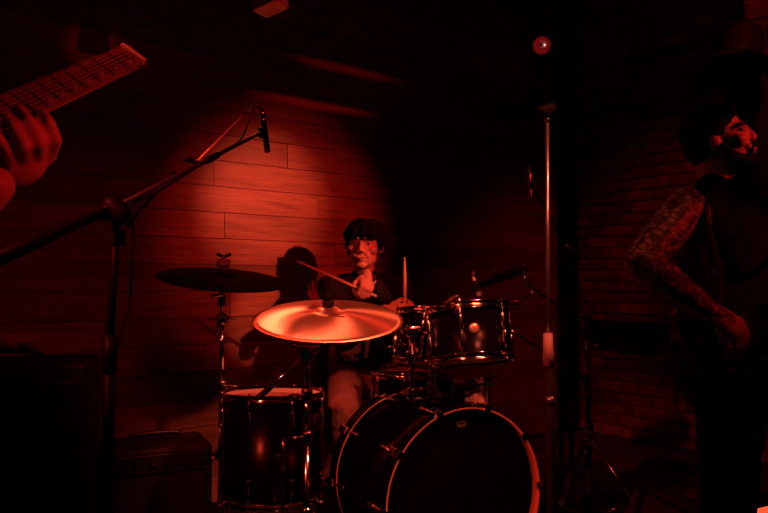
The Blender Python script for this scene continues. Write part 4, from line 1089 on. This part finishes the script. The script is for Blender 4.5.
# projector-like box with a red-lit underside
pj = thing('box_lamp', 'square lamp housing on a bracket under the ceiling, top left of centre', 'stage light', P(270, 3, 3.0))
c = P(270, 5, 3.0); R = Matrix.Translation(c) @ Matrix.Rotation(-.50, 4, 'Z') @ Matrix.Rotation(-.20, 4, 'Y')
b = MB(R)
b.rbox((0, 0, .0), (.115, .10, .042), .004); b.build('lower_panel', mat('lamp_red_casing', (.80, .72, .70), .5), pj)
for sx in (-1, 1): MB(R).box((sx * .055, 0, .085), (.008, .09, .15)).build('side_bracket', mat('lamp_red_casing'), pj)
MB(R).rbox((0, 0, .10), (.09, .08, .09), .01).build('housing', PLASTB, pj)
MB().cyl(c + V((0, 0, .15)), V((c.x, c.y, HT)), .012).build('drop_pipe', BLKMET, pj)
# round dome on the wall top right, its red glow added to the surface
dc = P(542, 45, 5.15)
t = thing('round_wall_dome', 'small round red dome with added glow high on the dark plank wall near the corner', 'lamp', dc)
ddir = V((-.10, -1, -.12)).normalized(); A = Matrix.Translation(dc) @ frame_z(ddir)
MB(A).lathe([(0, -.05), (.056, -.05), (.060, -.03), (.060, -.005), (.050, .006), (.046, .0), (0, -.002)], 32).build('housing', DOMEGLOW, t)
MB(A).lathe([(.030, .0), (.042, .012), (.043, .028), (.038, .038), (.030, .040), (.026, .03), (.0, .026)], 32).build('lens_ring', DOMEGLOW, t)
MB(A @ Matrix.Translation((-.010 , -.004, .028))).lathe([(0, .014), (.008, .010), (.010, .0), (0, 0)], 16).build('glass_dot', DARK, t)
MB(A @ Matrix.Translation((.014, -.006, .030))).ell((0, 0, .004), (.006, .006, .005)).build('glint_bead', mat('glint_glow', (1, .8, .7), .2, emit=(1, .45, .35), estr=2.0), t)  # glowing bead drawn as the dome's highlight
MB().tube([dc + V((0, .03, 0)), dc + V((.02, .2, .02)), dc + V((.05, .40, .02))], .014).build('wall_arm', BLKMET, t)
c_ = MB().tube(cr([P(549, 38, 5.2), P(553, 45, 5.2), P(556, 54, 5.22), P(560, 66, 5.25), P(562, 100, 5.3), P(563, 150, 5.3)], 5), .005).build('dome_cable', mat('grey_cable', (.15, .13, .13), .6), None)
tag(c_, 'thin grey cable dropping from the round red wall dome along the corner post', 'cable')
# stage lamp with open barn doors above the standing man
stage_lamp('stage_light', 'black stage lamp with open flaps hanging above the tattooed musician', P(742, 50, 3.6), V((-.35, -.5, -.8)), 1.1)
# black speaker column behind him at the right edge
sp = thing('speaker_column', 'tall black loudspeaker standing against the brick wall at the right edge', 'loudspeaker', (1.95, 3.75, 0))
R = Matrix.Translation((2.02, 3.80, 0)) @ Matrix.Rotation(-.25, 4, 'Z')
MB(R).cyl((0, 0, .03), (0, 0, 1.35), .018).build('pole', BLKMET, sp); MB(R).rbox((0, 0, 1.95), (.42, .36, 1.2), .03).build('cabinet', BLACKP, sp)
MB(R).rbox((0, -.185, 1.95), (.37, .012, 1.12), .004).build('grille', GRILLE, sp); MB(R).lathe([(0, 0), (.24, 0), (.25, .012), (.04, .04), (0, .04)], 32, Matrix.Translation((0, 0, 0))).build('round_base', BLKMET, sp)
# floor monitor wedge in front of him, bottom right
mw = thing('floor_monitor', 'black wedge floor monitor in the dark at the feet of the tattooed musician', 'loudspeaker', (1.0, 1.85, 0))
R = Matrix.Translation((1.02, 2.62, 0)) @ Matrix.Rotation(math.radians(10), 4, 'Z')
MB(R @ Matrix.Rotation(math.pi / 2, 4, 'X')).prism([(-.26, 0), (.26, 0), (.24, .30), (-.06, .38)], -.18, .18).build('cabinet', TOLEX, mw)
MB(R @ Matrix.Translation((.10, 0, .345)) @ Matrix.Rotation(math.radians(15), 4, 'Y')).box((0, 0, .004), (.26, .33, .008)).build('grille', GRILLE, mw)
# box whose added glow stands in for a brightly lit surface, bottom right
fx = P(760, 508, 2.95)
lf = thing('glow_box', 'box with an added orange-red glow on top at the bottom right corner of the frame', 'stage light', (fx.x, fx.y, 0))
R = Matrix.Translation((fx.x + .05, fx.y - .03, 0)) @ Matrix.Rotation(.5, 4, 'Z')
hz = fx.z
MB(R).rbox((0, 0, hz - .09), (.24, .16, .15), .012).build('housing', PLASTB, lf)
MB(R).rbox((0, 0, hz - .008), (.21, .12, .010), .003).build('lens', BOXGLOW, lf)  # added glowing panel, not a lamp lens
for sx in (-1, 1): MB(R).box((sx * .13, 0, (hz - .06) / 2), (.008, .04, hz - .06)).build('bracket_arm', BLKMET, lf)
tag(bpy.data.objects['looped_cable'], 'short thin cable hanging in a loop between the two black stands at right', 'cable')
